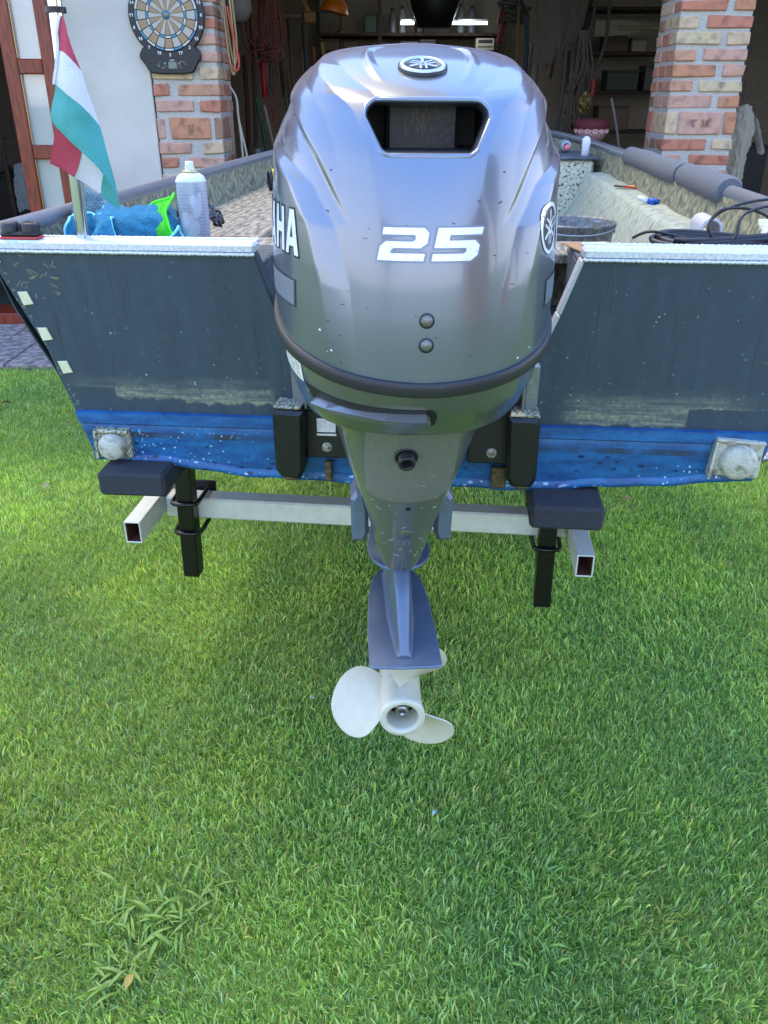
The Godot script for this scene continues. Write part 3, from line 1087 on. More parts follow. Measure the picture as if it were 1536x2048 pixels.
	# anodes low on each side
	for an in [[-0.565, 0.717, 0.064, 0.056, 0.0], [0.573, 0.73, 0.084, 0.07, -0.06]]:
		var t := Transform3D(Basis(V(0, 0, 1), an[4]), V(an[0], an[1], 0.012))
		s = begin()
		cbox(s, t.origin, V(an[2], an[3], 0.02), 0.003, t.basis, 0.002)
		cbox(s, t.origin + V(-an[2] / 2, 0, 0.004), V(0.005, an[3], 0.03), 0.001, t.basis, 0.001)
		cbox(s, t.origin + V(0, an[3] / 2, 0.004), V(an[2], 0.005, 0.03), 0.001, t.basis, 0.001)
		var bk := obj("anode_bracket", s, M.disc if an[4] < 0 else M.anode, bo)
		s = begin()
		var rr: float = an[3] * 0.46
		lathe(s, [Vector2(0, 0.02), Vector2(rr * 0.8, 0.0195), Vector2(rr * 0.97, 0.015), Vector2(rr, 0.0)], Transform3D(Basis(V(1, 0, 0), V(0, 0, 1), V(0, -1, 0)), t.origin + V(0, -0.002, 0.01)), 20)
		obj("anode_disc", s, M.disc, bk)
	# black bumper blocks, backing plates and bolts either side of the engine
	for sd in [-1, 1]:
		var cx: float = -0.221 if sd < 0 else 0.195
		s = begin()
		slab(s, poly2([-0.027, -0.05, -0.018, -0.066, 0.018, -0.068, 0.026, -0.05, 0.028, 0.056, 0.026, 0.066, -0.026, 0.068, -0.029, 0.056]), 0.0, 0.05, Transform3D(Basis(V(0, 0, 1), sd * 0.03) * Basis(V(1, 0, 0), 0.06), V(cx, 0.744, 0.012)), 0.007)
		var pad := obj("bumper_block", s, M.black, bo)
		s = begin()
		cbox(s, V(cx, 0.812, 0.038), V(0.048, 0.007, 0.046), 0.002, Basis(V(0, 0, 1), sd * 0.03), 0.002)
		obj("worn_top", s, M.anode, pad)
		s = begin()
		cbox(s, V(cx + sd * 0.004, 0.672, 0.03), V(0.028, 0.016, 0.03), 0.005)
		obj("worn_foot", s, mat(Color(0.45, 0.4, 0.28), 0.8, 0.1, M.blotch, 12.0), pad)
		s = begin()
		cbox(s, V(sd * 0.204, 0.853, 0.03), V(0.022, 0.088, 0.018), 0.002, Basis(V(1, 0, 0), 0.12))
		cbox(s, V(sd * 0.19, 0.853, 0.038), V(0.004, 0.088, 0.03), 0.001, Basis(V(1, 0, 0), 0.12))
		obj("bracket_rail", s, M.alupipe, bo)
		s = begin()
		cbox(s, V(sd * 0.148 - 0.01, 0.755, 0.018), V(0.078, 0.1, 0.014), 0.003)
		cbox(s, V(sd * 0.155 - 0.01, 0.825, 0.026), V(0.062, 0.055, 0.014), 0.003)
		var pl := obj("mounting_plate", s, M.black, bo)
		for q in [[sd * 0.15 - 0.008, 0.727, 0.025], [sd * 0.15 - 0.011, 0.806, 0.033]]:
			s = begin()
			lathe(s, [Vector2(0, 0.004), Vector2(0.004, 0.004), Vector2(0.0045, 0.0022), Vector2(0.009, 0.0022), Vector2(0.0095, 0.0)], Transform3D(Basis(V(1, 0, 0), V(0, 0, 1), V(0, -1, 0)), V(q[0], q[1], q[2])), 14)
			obj("bolt", s, M.anode, pl)
		s = begin()
		cbox(s, V(sd * 0.158, 0.676, 0.016), V(0.012 if sd < 0 else 0.026, 0.04, 0.014), 0.002)
		obj("wooden_shim", s, mat(Color(0.42, 0.36, 0.22), 0.85, 0.0, M.blotch, 10.0), bo)
	s = begin()
	cbox(s, V(-0.158, 0.77, 0.0262), V(0.034, 0.026, 0.0012), 0.0)
	cbox(s, V(-0.158, 0.752, 0.0262), V(0.036, 0.004, 0.0012), 0.0)
	obj("white_label", s, M.white, bo)
	# cam cleat on the port edging
	var cl := begin()
	cbox(cl, V(-0.666, 1.0905, 0.028), V(0.066, 0.004, 0.03), 0.0015)
	var red := obj("cleat_base", cl, mat(Color(0.72, 0.25, 0.22), 0.5), bo)
	s = begin()
	cbox(s, V(-0.666, 1.0965, 0.028), V(0.064, 0.008, 0.028), 0.003)
	for sx in [-1, 1]:
		lathe(s, [Vector2(0.0155, 0.0), Vector2(0.0155, 0.012), Vector2(0.013, 0.016), Vector2(0.0075, 0.0165), Vector2(0.0075, 0.0165), Vector2(0.0068, 0.0125)], Transform3D(Basis(V(0, 0, 1), -sx * 0.12).scaled(V(1, 1, 0.95)), V(-0.666 + sx * 0.0165, 1.0985, 0.028)), 20)
		for k in 4:
			cbox(s, V(-0.666 + sx * 0.0035, 1.106, 0.038 - k * 0.0058), V(0.0025, 0.01, 0.0022), 0.0006)
	var jaws := obj("cleat_jaws", s, M.rubber, red)
	for sx in [-1, 1]:
		s = begin()
		lathe(s, [Vector2(0, 0.0022), Vector2(0.0045, 0.0016), Vector2(0.0068, 0.0)], Transform3D(I, V(-0.666 + sx * 0.0165, 1.1122, 0.028)), 14)
		obj("cleat_bolt", s, M.chrome, red)

# ==================================================================== trailer under the stern
func make_trailer() -> void:
	var t := thing("boat_trailer", "grey steel boat trailer frame with black bunk posts and carpeted bunks", "trailer", V(0.055, 0, -1.42), deg_to_rad(-5.3))
	var s := begin()
	cbox(s, V(-0.13, 0.436, -0.292), V(0.93, 0.052, 0.05), 0.004, Basis(V(0, 0, 1), -0.012))
	obj("cross_beam", s, M.tube, t)
	for e in [[-0.614, 0.455, -0.11], [0.352, 0.44, -0.08]]:
		s = begin()
		var L := 3.2
		for q in [[V(0, 0.024, 0), V(0.036, 0.003, L)], [V(0, -0.024, 0), V(0.036, 0.003, L)], [V(-0.0165, 0, 0), V(0.003, 0.045, L)], [V(0.0165, 0, 0), V(0.003, 0.045, L)]]:
			cbox(s, V(e[0], e[1], e[2] - L / 2) + q[0], q[1], 0.0008)
		var tb := obj("side_tube", s, M.tube, t)
		s = begin()
		for q in [[V(0, 0.0215, 0), V(0.029, 0.0015, 0.6)], [V(0, -0.0215, 0), V(0.029, 0.0015, 0.6)], [V(-0.0142, 0, 0), V(0.0015, 0.04, 0.6)], [V(0.0142, 0, 0), V(0.0015, 0.04, 0.6)], [V(0, 0, -0.28), V(0.028, 0.04, 0.01)]]:
			cbox(s, V(e[0], e[1], e[2] - 0.302) + q[0], q[1], 0.0)
		obj("rusty_bore", s, M.rust, tb)
	for e in [[-0.533, 0.279, 0.61, -0.02, 0.05], [0.29, 0.243, 0.6, 0.012, -0.01]]:
		s = begin()
		var b := Basis(V(0, 0, 1), e[3])
		cbox(s, V(e[0], (e[1] + e[2]) / 2, -0.242), V(0.038, e[2] - e[1], 0.042), 0.003, b)
		obj("bunk_post", s, M.post, t)
		for yy in [0.475, 0.4]:
			s = begin()
			var y: float = yy
			tube(s, spline([V(e[0] - 0.03, y, -0.335), V(e[0] - 0.03, y, -0.24), V(e[0] - 0.024, y, -0.22), V(e[0], y, -0.214), V(e[0] + 0.024, y, -0.22), V(e[0] + 0.03, y, -0.24), V(e[0] + 0.03, y, -0.335)], 30), 0.0052, 8)
			obj("u_bolt", s, M.post, t)
		s = begin()
		cbox(s, V(e[0], 0.437, -0.326), V(0.09, 0.1, 0.008), 0.002)
		obj("clamp_plate", s, M.post, t)
	for e in [[-0.52, 0.662, 0.075, 0.05, 0.128], [0.281, 0.634, 0.085, -0.05, 0.13]]:
		s = begin()
		cbox(s, V(e[0], e[1] + 0.004, e[2] - 0.8), V(e[4], 0.046, 1.6), 0.006, Basis(V(0, 1, 0), 0.0) * Basis(V(1, 0, 0), 0.012), 0.001)
		obj("carpeted_bunk", s, M.carpet, t)
		s = begin()
		cbox(s, V(e[0] + e[4] * 0.1, e[1] - 0.045, -0.242), V(0.06, 0.05, 0.06), 0.004)
		obj("bunk_bracket", s, M.post, t)

# ==================================================================== the outboard (axes: x to starboard, y up from the clamp, z aft)
const CY := [0.062, 0.12, 0.19, 0.25, 0.285, 0.306, 0.331, 0.349, 0.3575]
const CW := [0.172, 0.1745, 0.173, 0.166, 0.156, 0.146, 0.122, 0.082, 0.0]
const CR := [0.25, 0.248, 0.238, 0.216, 0.19, 0.163, 0.10, 0.035, 0.0]
const CF := [0.25, 0.252, 0.25, 0.245, 0.24, 0.23, 0.2, 0.14, 0.0]
const CN := [2.3, 2.2, 2.15, 2.2, 2.3, 2.4, 2.4, 2.3, 2.2]
const CT := [1.0, 0.7, 0.35, 0.0, 0.0, 0.0, 0.0, 0.0, 0.0]
const PY := [0.058, 0.005, -0.05, -0.092, -0.13, -0.2, -0.28, -0.34, -0.392]
const PW := [0.167, 0.162, 0.149, 0.128, 0.105, 0.080, 0.057, 0.044, 0.033]
const PR := [0.246, 0.215, 0.163, 0.125, 0.095, 0.052, 0.006, -0.03, -0.066]
const PF := [0.25, 0.24, 0.22, 0.205, 0.19, 0.18, 0.175, 0.17, 0.17]
const PT := [1.0, 0.8, 0.35, 0.1, 0.0, 0.0, 0.0, 0.0, 0.0]

func cowl_base(phi: float, s: float) -> Vector3:
	var n := crom(CN, s)
	var sn := sin(phi)
	var cs := cos(phi)
	var rho := pow(pow(absf(sn), n) + pow(absf(cs), n), -1.0 / n)
	var z := rho * cs * (crom(CR, s) if cs > 0 else crom(CF, s))
	return V(crom(CW, s) * rho * sn, crom(CY, s) - 0.144 * maxf(0, crom(CT, s)) * z - 0.006 * maxf(0, 1.0 - absf(phi) / 0.8) * maxf(0, 1.0 - s), z)

# creases of the cowl, as heights in metres over the smooth shape
func cowl_relief(phi: float, s: float) -> float:
	var a := rad_to_deg(absf(phi))
	var d := 0.0
	# shoulder ridge from the crown down beside the air intake
	var c1 := lin([1.8, 3.0, 4.0, 5.0, 6.0, 7.0], [15, 20, 27, 38, 58, 92], s)
	d += lin([1.8, 3.0, 4.6, 6.0, 7.0, 8.0], [0, 0.004, 0.006, 0.004, 0.002, 0], s) * maxf(0, 1.0 - absf(a - c1) / (13.0 if a > c1 else 16.0))
	# long dart: the side drops behind a sharp edge and comes back up
	var c2 := lin([2.05, 3.0, 4.2, 5.0, 5.6], [25, 41, 60, 72, 84], s)
	var wd := lin([2.05, 4.5, 5.4], [2.5, 8.0, 9.0], s)
	var dp := lin([2.05, 3.0, 4.0, 4.6, 5.2], [0, 0.006, 0.0105, 0.007, 0], s)
	if a > c2:
		d -= dp * (smoothstep(c2, c2 + wd, a) if a < c2 + wd else maxf(0, 1.0 - (a - c2 - wd) / 40.0))
	# crease round the side panel
	var c3 := lin([0.0, 0.5, 1.3, 2.0, 2.5, 3.0, 3.4], [33, 34, 36.5, 42, 53, 78, 95], s)
	d += lin([0.0, 0.6, 1.5, 2.6, 3.3], [0, 0.004, 0.007, 0.007, 0.0], s) * maxf(0, 1.0 - absf(a - c3) / (10.0 if a < c3 else 22.0))
	# two small ribs beside the badge
	var c4 := 24.0
	d += lin([5.3, 5.9, 6.9, 7.3], [0, 0.0022, 0.003, 0], s) * maxf(0, 1.0 - absf(a - lin([5.3, 7.0], [17, 38], s)) / 4.0)
	# rounded shoulder down to the seam
	d -= 0.004 * pow(maxf(0, 1.0 - s / 0.12), 2.0)
	return d

func cowl(phi: float, s: float) -> Vector3:
	var p := cowl_base(phi, s)
	var e := 0.02
	var s2 := s + e if s < 7.9 else s - e
	var n := (cowl_base(phi + e, s) - p).cross(cowl_base(phi, s2) - p) * (1.0 if s < 7.9 else -1.0)
	n = n.normalized() if n.length() > 1e-12 else Vector3.UP
	if n.dot(p - V(0, 0.15, 0)) < 0:
		n = -n
	return p + n * cowl_relief(phi, s)

# (phi, s) of the point of the cowl whose x (at the rear) or z (on a side) and y are given
func find_on_cowl(a: float, y: float, side: float) -> Vector2:
	var phi := asin(clampf(a / 0.2, -0.9, 0.9)) if side == 0 else acos(clampf(a / 0.27, -0.9, 0.9))
	var s := lin([0.03, 0.17, 0.25, 0.3, 0.33], [0, 2.0, 3.0, 5.0, 6.0], y)
	for k in 40:
		var p := cowl(phi if side == 0 else phi * side, s)
		var ey := y - p.y
		s = clampf(s + ey * (8.0 if s < 4 else 14.0), 0.01, 7.9)
		if side == 0:
			phi = clampf(phi + (a - p.x) * 3.5, -1.4, 1.4)
		else:
			phi = clampf(phi + (p.z - a) * 3.0, 0.05, 3.0)
	return Vector2(phi if side == 0 else phi * side, s)

func cowl_point(a: float, y: float, side: float, off := 0.0) -> Vector3:
	var q := find_on_cowl(a, y, side)
	var p := cowl(q.x, q.y)
	if off == 0.0:
		return p
	return p + cowl_normal(q) * off

func cowl_normal(q: Vector2) -> Vector3:
	var n := (cowl(q.x + 0.015, q.y) - cowl(q.x - 0.015, q.y)).cross(cowl(q.x, q.y + 0.03) - cowl(q.x, q.y - 0.03)).normalized()
	return n if n.dot(cowl(q.x, q.y) - V(0, 0.15, 0)) > 0 else -n

# printed sticker laid on the cowl; the picture spans [a0, a1] x [y0, y1]
func sticker(called: String, im: Image, a0: float, a1: float, y0: float, y1: float, side: float, parent: Node, rough := 0.35, nx := 26, ny := 10, metal := 0.2) -> void:
	var rows := []
	for j in ny + 1:
		var r := []
		for i in nx + 1:
			r.append(cowl_point(lerpf(a0, a1, float(i) / nx), lerpf(y1, y0, float(j) / ny), side, 0.0007))
		rows.append(r)
	var s := begin()
	grid(s, rows)
	obj(called, s, tex_mat(im, rough, metal, true), parent)

func fill(im: Image, poly: PackedVector2Array, c: Color) -> void:
	var lo := poly[0]
	var hi := poly[0]
	for p in poly:
		lo = lo.min(p)
		hi = hi.max(p)
	for y in range(maxi(0, int(lo.y)), mini(im.get_height(), int(hi.y) + 2)):
		for x in range(maxi(0, int(lo.x)), mini(im.get_width(), int(hi.x) + 2)):
			if Geometry2D.is_point_in_polygon(Vector2(x + 0.5, y + 0.5), poly):
				im.set_pixel(x, y, c)

func sub(p: Array, sc: float, off: Vector2, slant := 0.0) -> PackedVector2Array:
	var o := PackedVector2Array()
	for k in range(0, p.size(), 2):
		o.append(off + Vector2(p[k] - slant * p[k + 1], p[k + 1]) * sc)
	return o

func number_image() -> Image:
	var im := Image.create(512, 176, false, Image.FORMAT_RGBA8)
	im.fill(Color(0.5, 0.53, 0.6, 0))
	# each figure in a box 24 wide and 16 high, slanted
	var two := [[0, 0, 21, 0, 24, 2.5, 24, 7.5, 21, 9.8, 7.2, 9.8, 6, 10.8, 6, 12.4, 24, 12.4, 24, 16, 0, 16, 0, 9.2, 2.6, 6.6, 16.4, 6.6, 17.5, 5.8, 17.5, 4.2, 16.6, 3.4, 0, 3.4]]
	var five := [[0, 0, 24, 0, 24, 3.4, 7, 3.4, 7, 6.2, 21, 6.2, 24, 8.7, 24, 13.4, 21, 16, 0, 16, 0, 12.5, 16.2, 12.5, 17.4, 11.6, 17.4, 10.4, 16.4, 9.6, 0, 9.6]]
	for pass_ in 2:
		for f in [[two, 58.0], [five, 292.0]]:
			for p in f[0]:
				var pg := sub(p, 8.3, Vector2(f[1], 22), 0.22)
				if pass_ == 0:
					for o in Geometry2D.offset_polygon(pg, 8.0, Geometry2D.JOIN_ROUND):
						fill(im, o, Color(0.44, 0.47, 0.53, 1))
				else:
					fill(im, pg, Color(0.88, 0.9, 0.93, 1))
	for k in 70:
		var x := rng.randi_range(40, 500)
		var y := rng.randi_range(20, 156)
		if im.get_pixel(x, y).a > 0.9:
			dab(im, x, y, rng.randf_range(0.6, 2.8), Color(0.6, 0.62, 0.68, 0.6), rng.randf_range(1, 3))
	return im

const LETTERS := {
	"Y": [[0, 0, 4.4, 0, 7.5, 6, 10.6, 0, 15, 0, 9.6, 9.5, 9.6, 16, 5.4, 16, 5.4, 9.5]],
	"A": [[5.2, 0, 9.8, 0, 15, 16, 10.8, 16, 10.0, 13, 5.0, 13, 4.2, 16, 0, 16, 5.2, 0], [7.5, 4.4, 5.9, 9.8, 9.1, 9.8]],
	"M": [[0, 0, 5, 0, 8.5, 8.5, 12, 0, 17, 0, 17, 16, 13, 16, 13, 6.5, 9.8, 14, 7.2, 14, 4, 6.5, 4, 16, 0, 16]],
	"H": [[0, 0, 4.2, 0, 4.2, 6, 10.8, 6, 10.8, 0, 15, 0, 15, 16, 10.8, 16, 10.8, 9.6, 4.2, 9.6, 4.2, 16, 0, 16]],
}

func name_image() -> Image:
	var im := Image.create(768, 144, false, Image.FORMAT_RGBA8)
	im.fill(Color(0.1, 0.11, 0.13, 0))
	var x := 8.0
	for pass_ in 2:
		x = 16.0
		for ch in "YAMAHA":
			var parts: Array = LETTERS[ch]
			var sc := 7.0
			var pg := sub(parts[0], sc, Vector2(x, 16))
			if pass_ == 0:
				for o in Geometry2D.offset_polygon(pg, 5.0):
					fill(im, o, Color(0.08, 0.09, 0.11, 1))
			else:
				fill(im, pg, Color(0.84, 0.86, 0.9, 1))
				if parts.size() > 1:
					fill(im, sub(parts[1], sc, Vector2(x, 16)), Color(0.08, 0.09, 0.11, 1))
			x += (17.6 if ch != "M" else 19.6) * sc
	return im

func fork_strips() -> Array:
	# three crossed tuning forks inside a ring of radius 1: lists of outlines
	var out := []
	for k in 3:
		var r := Transform2D(TAU * k / 3, Vector2.ZERO)
		for p in [[-0.055, 0.2, 0.055, 0.2, 0.085, 0.72, 0.0, 0.86, -0.085, 0.72], [-0.2, 0.12, -0.09, 0.1, -0.09, -0.66, -0.13, -0.7, -0.2, -0.66], [0.2, 0.12, 0.09, 0.1, 0.09, -0.66, 0.13, -0.7, 0.2, -0.66], [-0.2, 0.12, 0.2, 0.12, 0.12, 0.28, -0.12, 0.28]]:
			var q := PackedVector2Array()
			for i in range(0, p.size(), 2):
				q.append(r * Vector2(p[i], p[i + 1]))
			out.append(q)
	return out

func emblem_image(fg: Color) -> Image:
	var im := Image.create(200, 200, false, Image.FORMAT_RGBA8)
	im.fill(Color(0.1, 0.11, 0.13, 0))
	dab(im, 100, 100, 97, Color(0.1, 0.11, 0.13, 1))
	dab(im, 100, 100, 95, fg)
	dab(im, 100, 100, 80, Color(0.13, 0.14, 0.17, 1))
	for q in fork_strips():
		var w := PackedVector2Array()
		for p in q:
			w.append(Vector2(100 + p.x * 84, 100 - p.y * 84))
		fill(im, w, fg)
	return im

func pan_point(phi: float, s: float) -> Vector3:
	var n := lin([0, 3, 8], [2.35, 2.2, 2.3], s)
	var sn := sin(phi)
	var cs := cos(phi)
	var rho := pow(pow(absf(sn), n) + pow(absf(cs), n), -1.0 / n)
	var zr := crom(PR, s)
	var zf := crom(PF, s)
	var zc := minf(0.0, (zr - zf) / 2 + 0.12) if s < 3.5 else (zr - zf) / 2
	zc = lerpf(0.0, (zr - zf) / 2, smoothstep(1.5, 4.0, s))
	var z := zc + rho * cs * ((zr - zc) if cs > 0 else (zf + zc))
	return V(crom(PW, s) * rho * sn, crom(PY, s) - 0.144 * maxf(0, crom(PT, s)) * z - 0.006 * maxf(0, 1.0 - absf(phi) / 0.8) * maxf(0, 1.0 - s), z)

func pan_out(phi: float, s: float, off: float) -> Vector3:
	var p := pan_point(phi, s)
	var n := (pan_point(phi + 0.02, s) - p).cross(p - pan_point(phi, s + 0.05)).normalized()
	if n.dot(V(p.x, 0, p.z + 0.06)) < 0:
		n = -n
	return p + n * off

# a raised cover on the lower cowling: the outline is given as rows of (phi from, phi to) at s
func pan_cover(called: String, spans: Array, off: float, m: Material, parent: Node, nx := 24) -> MeshInstance3D:
	var rows := []
	for k in spans.size() + 2:
		var q: Array = spans[clampi(k - 1, 0, spans.size() - 1)]
		var edge := k == 0 or k == spans.size() + 1
		var r := []
		for i in nx + 3:
			var f := clampf(float(i - 1) / nx, 0, 1)
			var o: float = (q[3] if q.size() > 3 else off) if not (edge or i == 0 or i == nx + 2) else -0.018
			r.append(pan_out(deg_to_rad(lerpf(q[1], q[2], f)), q[0], o))
		rows.append(r)
	var s := begin()
	grid(s, rows, false, false)
	# smooth on top, sharp at the rim
	s = begin()
	var top := []
	for k in range(1, rows.size() - 1):
		top.append(rows[k].slice(1, nx + 2))
	grid(s, top)
	s.set_smooth_group(-1)
	for k in range(1, rows.size() - 2):
		quad(s, rows[k][0], rows[k][1], rows[k + 1][1], rows[k + 1][0])
		quad(s, rows[k][nx + 1], rows[k][nx + 2], rows[k + 1][nx + 2], rows[k + 1][nx + 1])
	for i in range(1, nx + 1):
		quad(s, rows[0][i], rows[0][i + 1], rows[1][i + 1], rows[1][i])
		var e := rows.size() - 1
		quad(s, rows[e - 1][i], rows[e - 1][i + 1], rows[e][i + 1], rows[e][i])
	return obj(called, s, m, parent)

func intake_outline(grow: float) -> PackedVector2Array:
	var base := poly2([-0.0565, 0.2865, -0.0515, 0.2915, 0.0515, 0.2915, 0.0565, 0.2865, 0.0415, 0.2575, -0.0415, 0.2575])
	return Geometry2D.offset_polygon(base, 0.0075 + grow, Geometry2D.JOIN_ROUND)[0]

func sd_poly(p: Vector2, poly: PackedVector2Array) -> float:
	var d := 1e9
	for k in poly.size():
		d = minf(d, p.distance_to(Geometry2D.get_closest_point_to_segment(p, poly[k], poly[(k + 1) % poly.size()])))
	return -d if Geometry2D.is_point_in_polygon(p, poly) else d

func make_cowl(parent: Node) -> void:
	var nu := 400
	var nv := 240
	var hole := intake_outline(0.0)
	var P := []
	var N := []
	var D := []
	for j in nv + 1:
		var row := PackedVector3Array()
		var dr := PackedFloat32Array()
		for i in nu:
			var u := -1.0 + 2.0 * i / nu
			var phi := PI * signf(u) * (0.55 * absf(u) + 0.45 * u * u)
			var p := cowl(phi, minf(8.0 * j / nv, 7.999))
			row.append(p)
			var d := 1.0
			if p.z > 0.05 and absf(p.x) < 0.09 and p.y > 0.235 and p.y < 0.32:
				d = sd_poly(Vector2(p.x, p.y), hole)
			dr.append(d)
		P.append(row)
		D.append(dr)
	for j in nv + 1:
		var row := PackedVector3Array()
		for i in nu:
			var a: Vector3 = P[j][(i + 1) % nu] - P[j][(i + nu - 1) % nu]
			var b: Vector3 = P[mini(j + 1, nv)][i] - P[maxi(j - 1, 0)][i]
			var n := a.cross(b)
			n = n.normalized() if n.length() > 1e-10 else Vector3.UP
			row.append(n if n.dot(P[j][i] - V(0, 0.12, 0)) > 0 else -n)
		N.append(row)
	var vs := PackedVector3Array()
	var ns := PackedVector3Array()
	for j in nv:
		for i in nu:
			var k := (i + 1) % nu
			var q := [[P[j][i], N[j][i], D[j][i]], [P[j][k], N[j][k], D[j][k]], [P[j + 1][k], N[j + 1][k], D[j + 1][k]], [P[j + 1][i], N[j + 1][i], D[j + 1][i]]]
			var ring := []
			for e in 4:
				var a: Array = q[e]
				var b: Array = q[(e + 1) % 4]
				if a[2] >= 0:
					ring.append(a)
				if (a[2] >= 0) != (b[2] >= 0):
					var t: float = a[2] / (a[2] - b[2])
					ring.append([a[0].lerp(b[0], t), a[1].lerp(b[1], t).normalized(), 0.0])
			for e in range(1, ring.size() - 1):
				for v in [ring[0], ring[e + 1], ring[e]]:
					vs.append(v[0])
					ns.append(v[1])
	var arr := []
	arr.resize(Mesh.ARRAY_MAX)
	arr[Mesh.ARRAY_VERTEX] = vs
	arr[Mesh.ARRAY_NORMAL] = ns
	var am := ArrayMesh.new()
	am.add_surface_from_arrays(Mesh.PRIMITIVE_TRIANGLES, arr)
	var c := inst("cowl", am, M.cowl, parent)
	# rim and duct of the air intake
	var rows := []
	var inward := V(0, -0.12, -1).normalized()
	for q in [[0.0026, 0.0001, 0.0], [0.0016, 0.0006, 0.0], [0.0004, 0.0009, 0.0], [-0.001, 0.0006, 0.0006], [-0.0022, 0.0, 0.003], [-0.003, 0.0, 0.007], [-0.003, 0.0, 0.03]]:
		var o := intake_outline(q[0])
		if Geometry2D.is_polygon_clockwise(o):
			o.reverse()
		var r := []
		var start := 0
		for k in o.size():
			if o[k].y > o[start].y or (o[k].y == o[start].y and o[k].x < o[start].x):
				start = k
		var per := 0.0
		for k in o.size():
			per += o[k].distance_to(o[(k + 1) % o.size()])
		var step := per / 120.0
		var at := 0.0
		var k := start
		var seg := 0.0
		for m in 120:
			while at > seg + o[k].distance_to(o[(k + 1) % o.size()]):
				seg += o[k].distance_to(o[(k + 1) % o.size()])
				k = (k + 1) % o.size()
			var p2 := o[k].move_toward(o[(k + 1) % o.size()], at - seg)
			r.append(cowl_point(p2.x, p2.y, 0, q[1]) + inward * q[2])
			at += step
		rows.append(r)
	var s := begin()
	grid(s, rows, true)
	obj("intake_rim", s, M.cowl, c)
	s = begin()
	for e in [[V(0, 0.2505, 0.12), V(0.13, 0.003, 0.13)], [V(0, 0.2985, 0.085), V(0.13, 0.003, 0.08)], [V(-0.066, 0.272, 0.095), V(0.003, 0.046, 0.1)], [V(0.066, 0.272, 0.095), V(0.003, 0.046, 0.1)], [V(0, 0.27, 0.06), V(0.13, 0.06, 0.003)]]:
		cbox(s, e[0], e[1], 0.0)
	obj("intake_duct", s, M.duct, c)
	s = begin()
	cbox(s, V(0, 0.272, 0.1), V(0.078, 0.05, 0.05), 0.004)
	obj("duct_baffle", s, mat(Color(0.17, 0.17, 0.18), 0.5, 0.2, M.blotch, 14.0), c)
	s = begin()
	for k in 16:
		var x := rng.randfn() * 0.007
		var y := 0.279 + rng.randfn() * 0.006
		cbox(s, V(x, y, 0.1256), V(0.0007, rng.randf_range(0.004, 0.016), 0.0005), 0.0, Basis(V(0, 0, 1), rng.randf_range(-0.4, 0.4)))
	obj("baffle_scratches", s, mat(Color(0.42, 0.36, 0.28), 0.6), c)
	# lettering and emblems
	sticker("number", number_image(), -0.058, 0.061, 0.148, 0.1895, 0, c)
	var ni := name_image()
	sticker("name_lettering", ni, -0.075, 0.179, 0.139, 0.199, -1, c)
	sticker("name_lettering", ni, 0.127, -0.12, 0.139, 0.199, 1, c)
	var em := emblem_image(Color(0.84, 0.86, 0.9))
	sticker("emblem_print", em, 0.188, 0.132, 0.146, 0.203, 1, c, 0.35, 10, 10)
	sticker("emblem_print", em, -0.14, -0.085, 0.146, 0.203, -1, c, 0.35, 10, 10)
	for sd in [-1.0, 1.0]:
		# grey flash low on each side
		var im := Image.create(256, 64, false, Image.FORMAT_RGBA8)
		im.fill(Color(0.4, 0.43, 0.48, 0))
		fill(im, poly2([0, 0, 250, 3, 250, 62, 0, 58]), Color(0.2, 0.22, 0.25, 1))
		fill(im, poly2([0, 3, 246, 6, 246, 58, 0, 54]), Color(0.45, 0.48, 0.53, 1))
		sticker("side_flash", im, -0.1, 0.172, 0.088, 0.121, sd, c, 0.35, 24, 6)
	# scuffs and paint chips
	s = begin()
	for k in 26:
		var q := find_on_cowl(rng.randf_range(-0.13, 0.13), rng.randf_range(0.035, 0.24), 0)
		var n := cowl_normal(q)
		var b := Basis(n.cross(Vector3.UP).normalized(), n, n.cross(n.cross(Vector3.UP)).normalized())
		cbox(s, cowl(q.x, q.y) + n * 0.0002, V(rng.randf_range(0.0006, 0.0045), 0.0006, rng.randf_range(0.0005, 0.0012)), 0.0, Basis(n, rng.randf_range(-0.6, 0.6)) * b)
	tag(obj("scuff_marks", s, mat(Color(0.2, 0.21, 0.24), 0.6), c), "", "", "", "stuff")
	s = begin()
	for e in [[-0.1, 0.055], [-0.104, 0.053], [-0.112, 0.075], [0.105, 0.045], [0.12, 0.052]]:
		var q := find_on_cowl(e[0], e[1], 0)
		var n := cowl_normal(q)
		var b := Basis(n.cross(Vector3.UP).normalized(), n, n.cross(n.cross(Vector3.UP)).normalized())
		cbox(s, cowl(q.x, q.y) + n * 0.0003, V(rng.randf_range(0.001, 0.004), 0.0006, rng.randf_range(0.0008, 0.002)), 0.0003, b, 0.0005)
	tag(obj("paint_chips", s, M.white, c), "", "", "", "stuff")
	# round badge on the crown
	var bq := find_on_cowl(0.0, 0.3285, 0)
	var bp := cowl(bq.x, bq.y)
	var bn := cowl_normal(bq)
	var bx := Vector3.RIGHT
	var bt := Transform3D(Basis(bx, bn, bx.cross(bn)), bp + bn * 0.001)
	s = begin()
	lathe(s, [Vector2(0.0, 0.0025), Vector2(0.0195, 0.0025), Vector2(0.0195, 0.0025), Vector2(0.0195, 0.0)], bt, 40)
	var bd := obj("badge", s, M.black, c)
	s = begin()
	lathe(s, [Vector2(0.0195, 0.002), Vector2(0.0202, 0.004), Vector2(0.0235, 0.004), Vector2(0.0245, 0.0028), Vector2(0.0245, -0.002)], bt, 40)
	obj("badge_ring", s, M.badge, bd)
	s = begin()
	lathe(s, [Vector2(0.0245, 0.0022), Vector2(0.0262, 0.0018), Vector2(0.0265, -0.002)], bt, 40)
	obj("badge_base", s, M.black, bd)
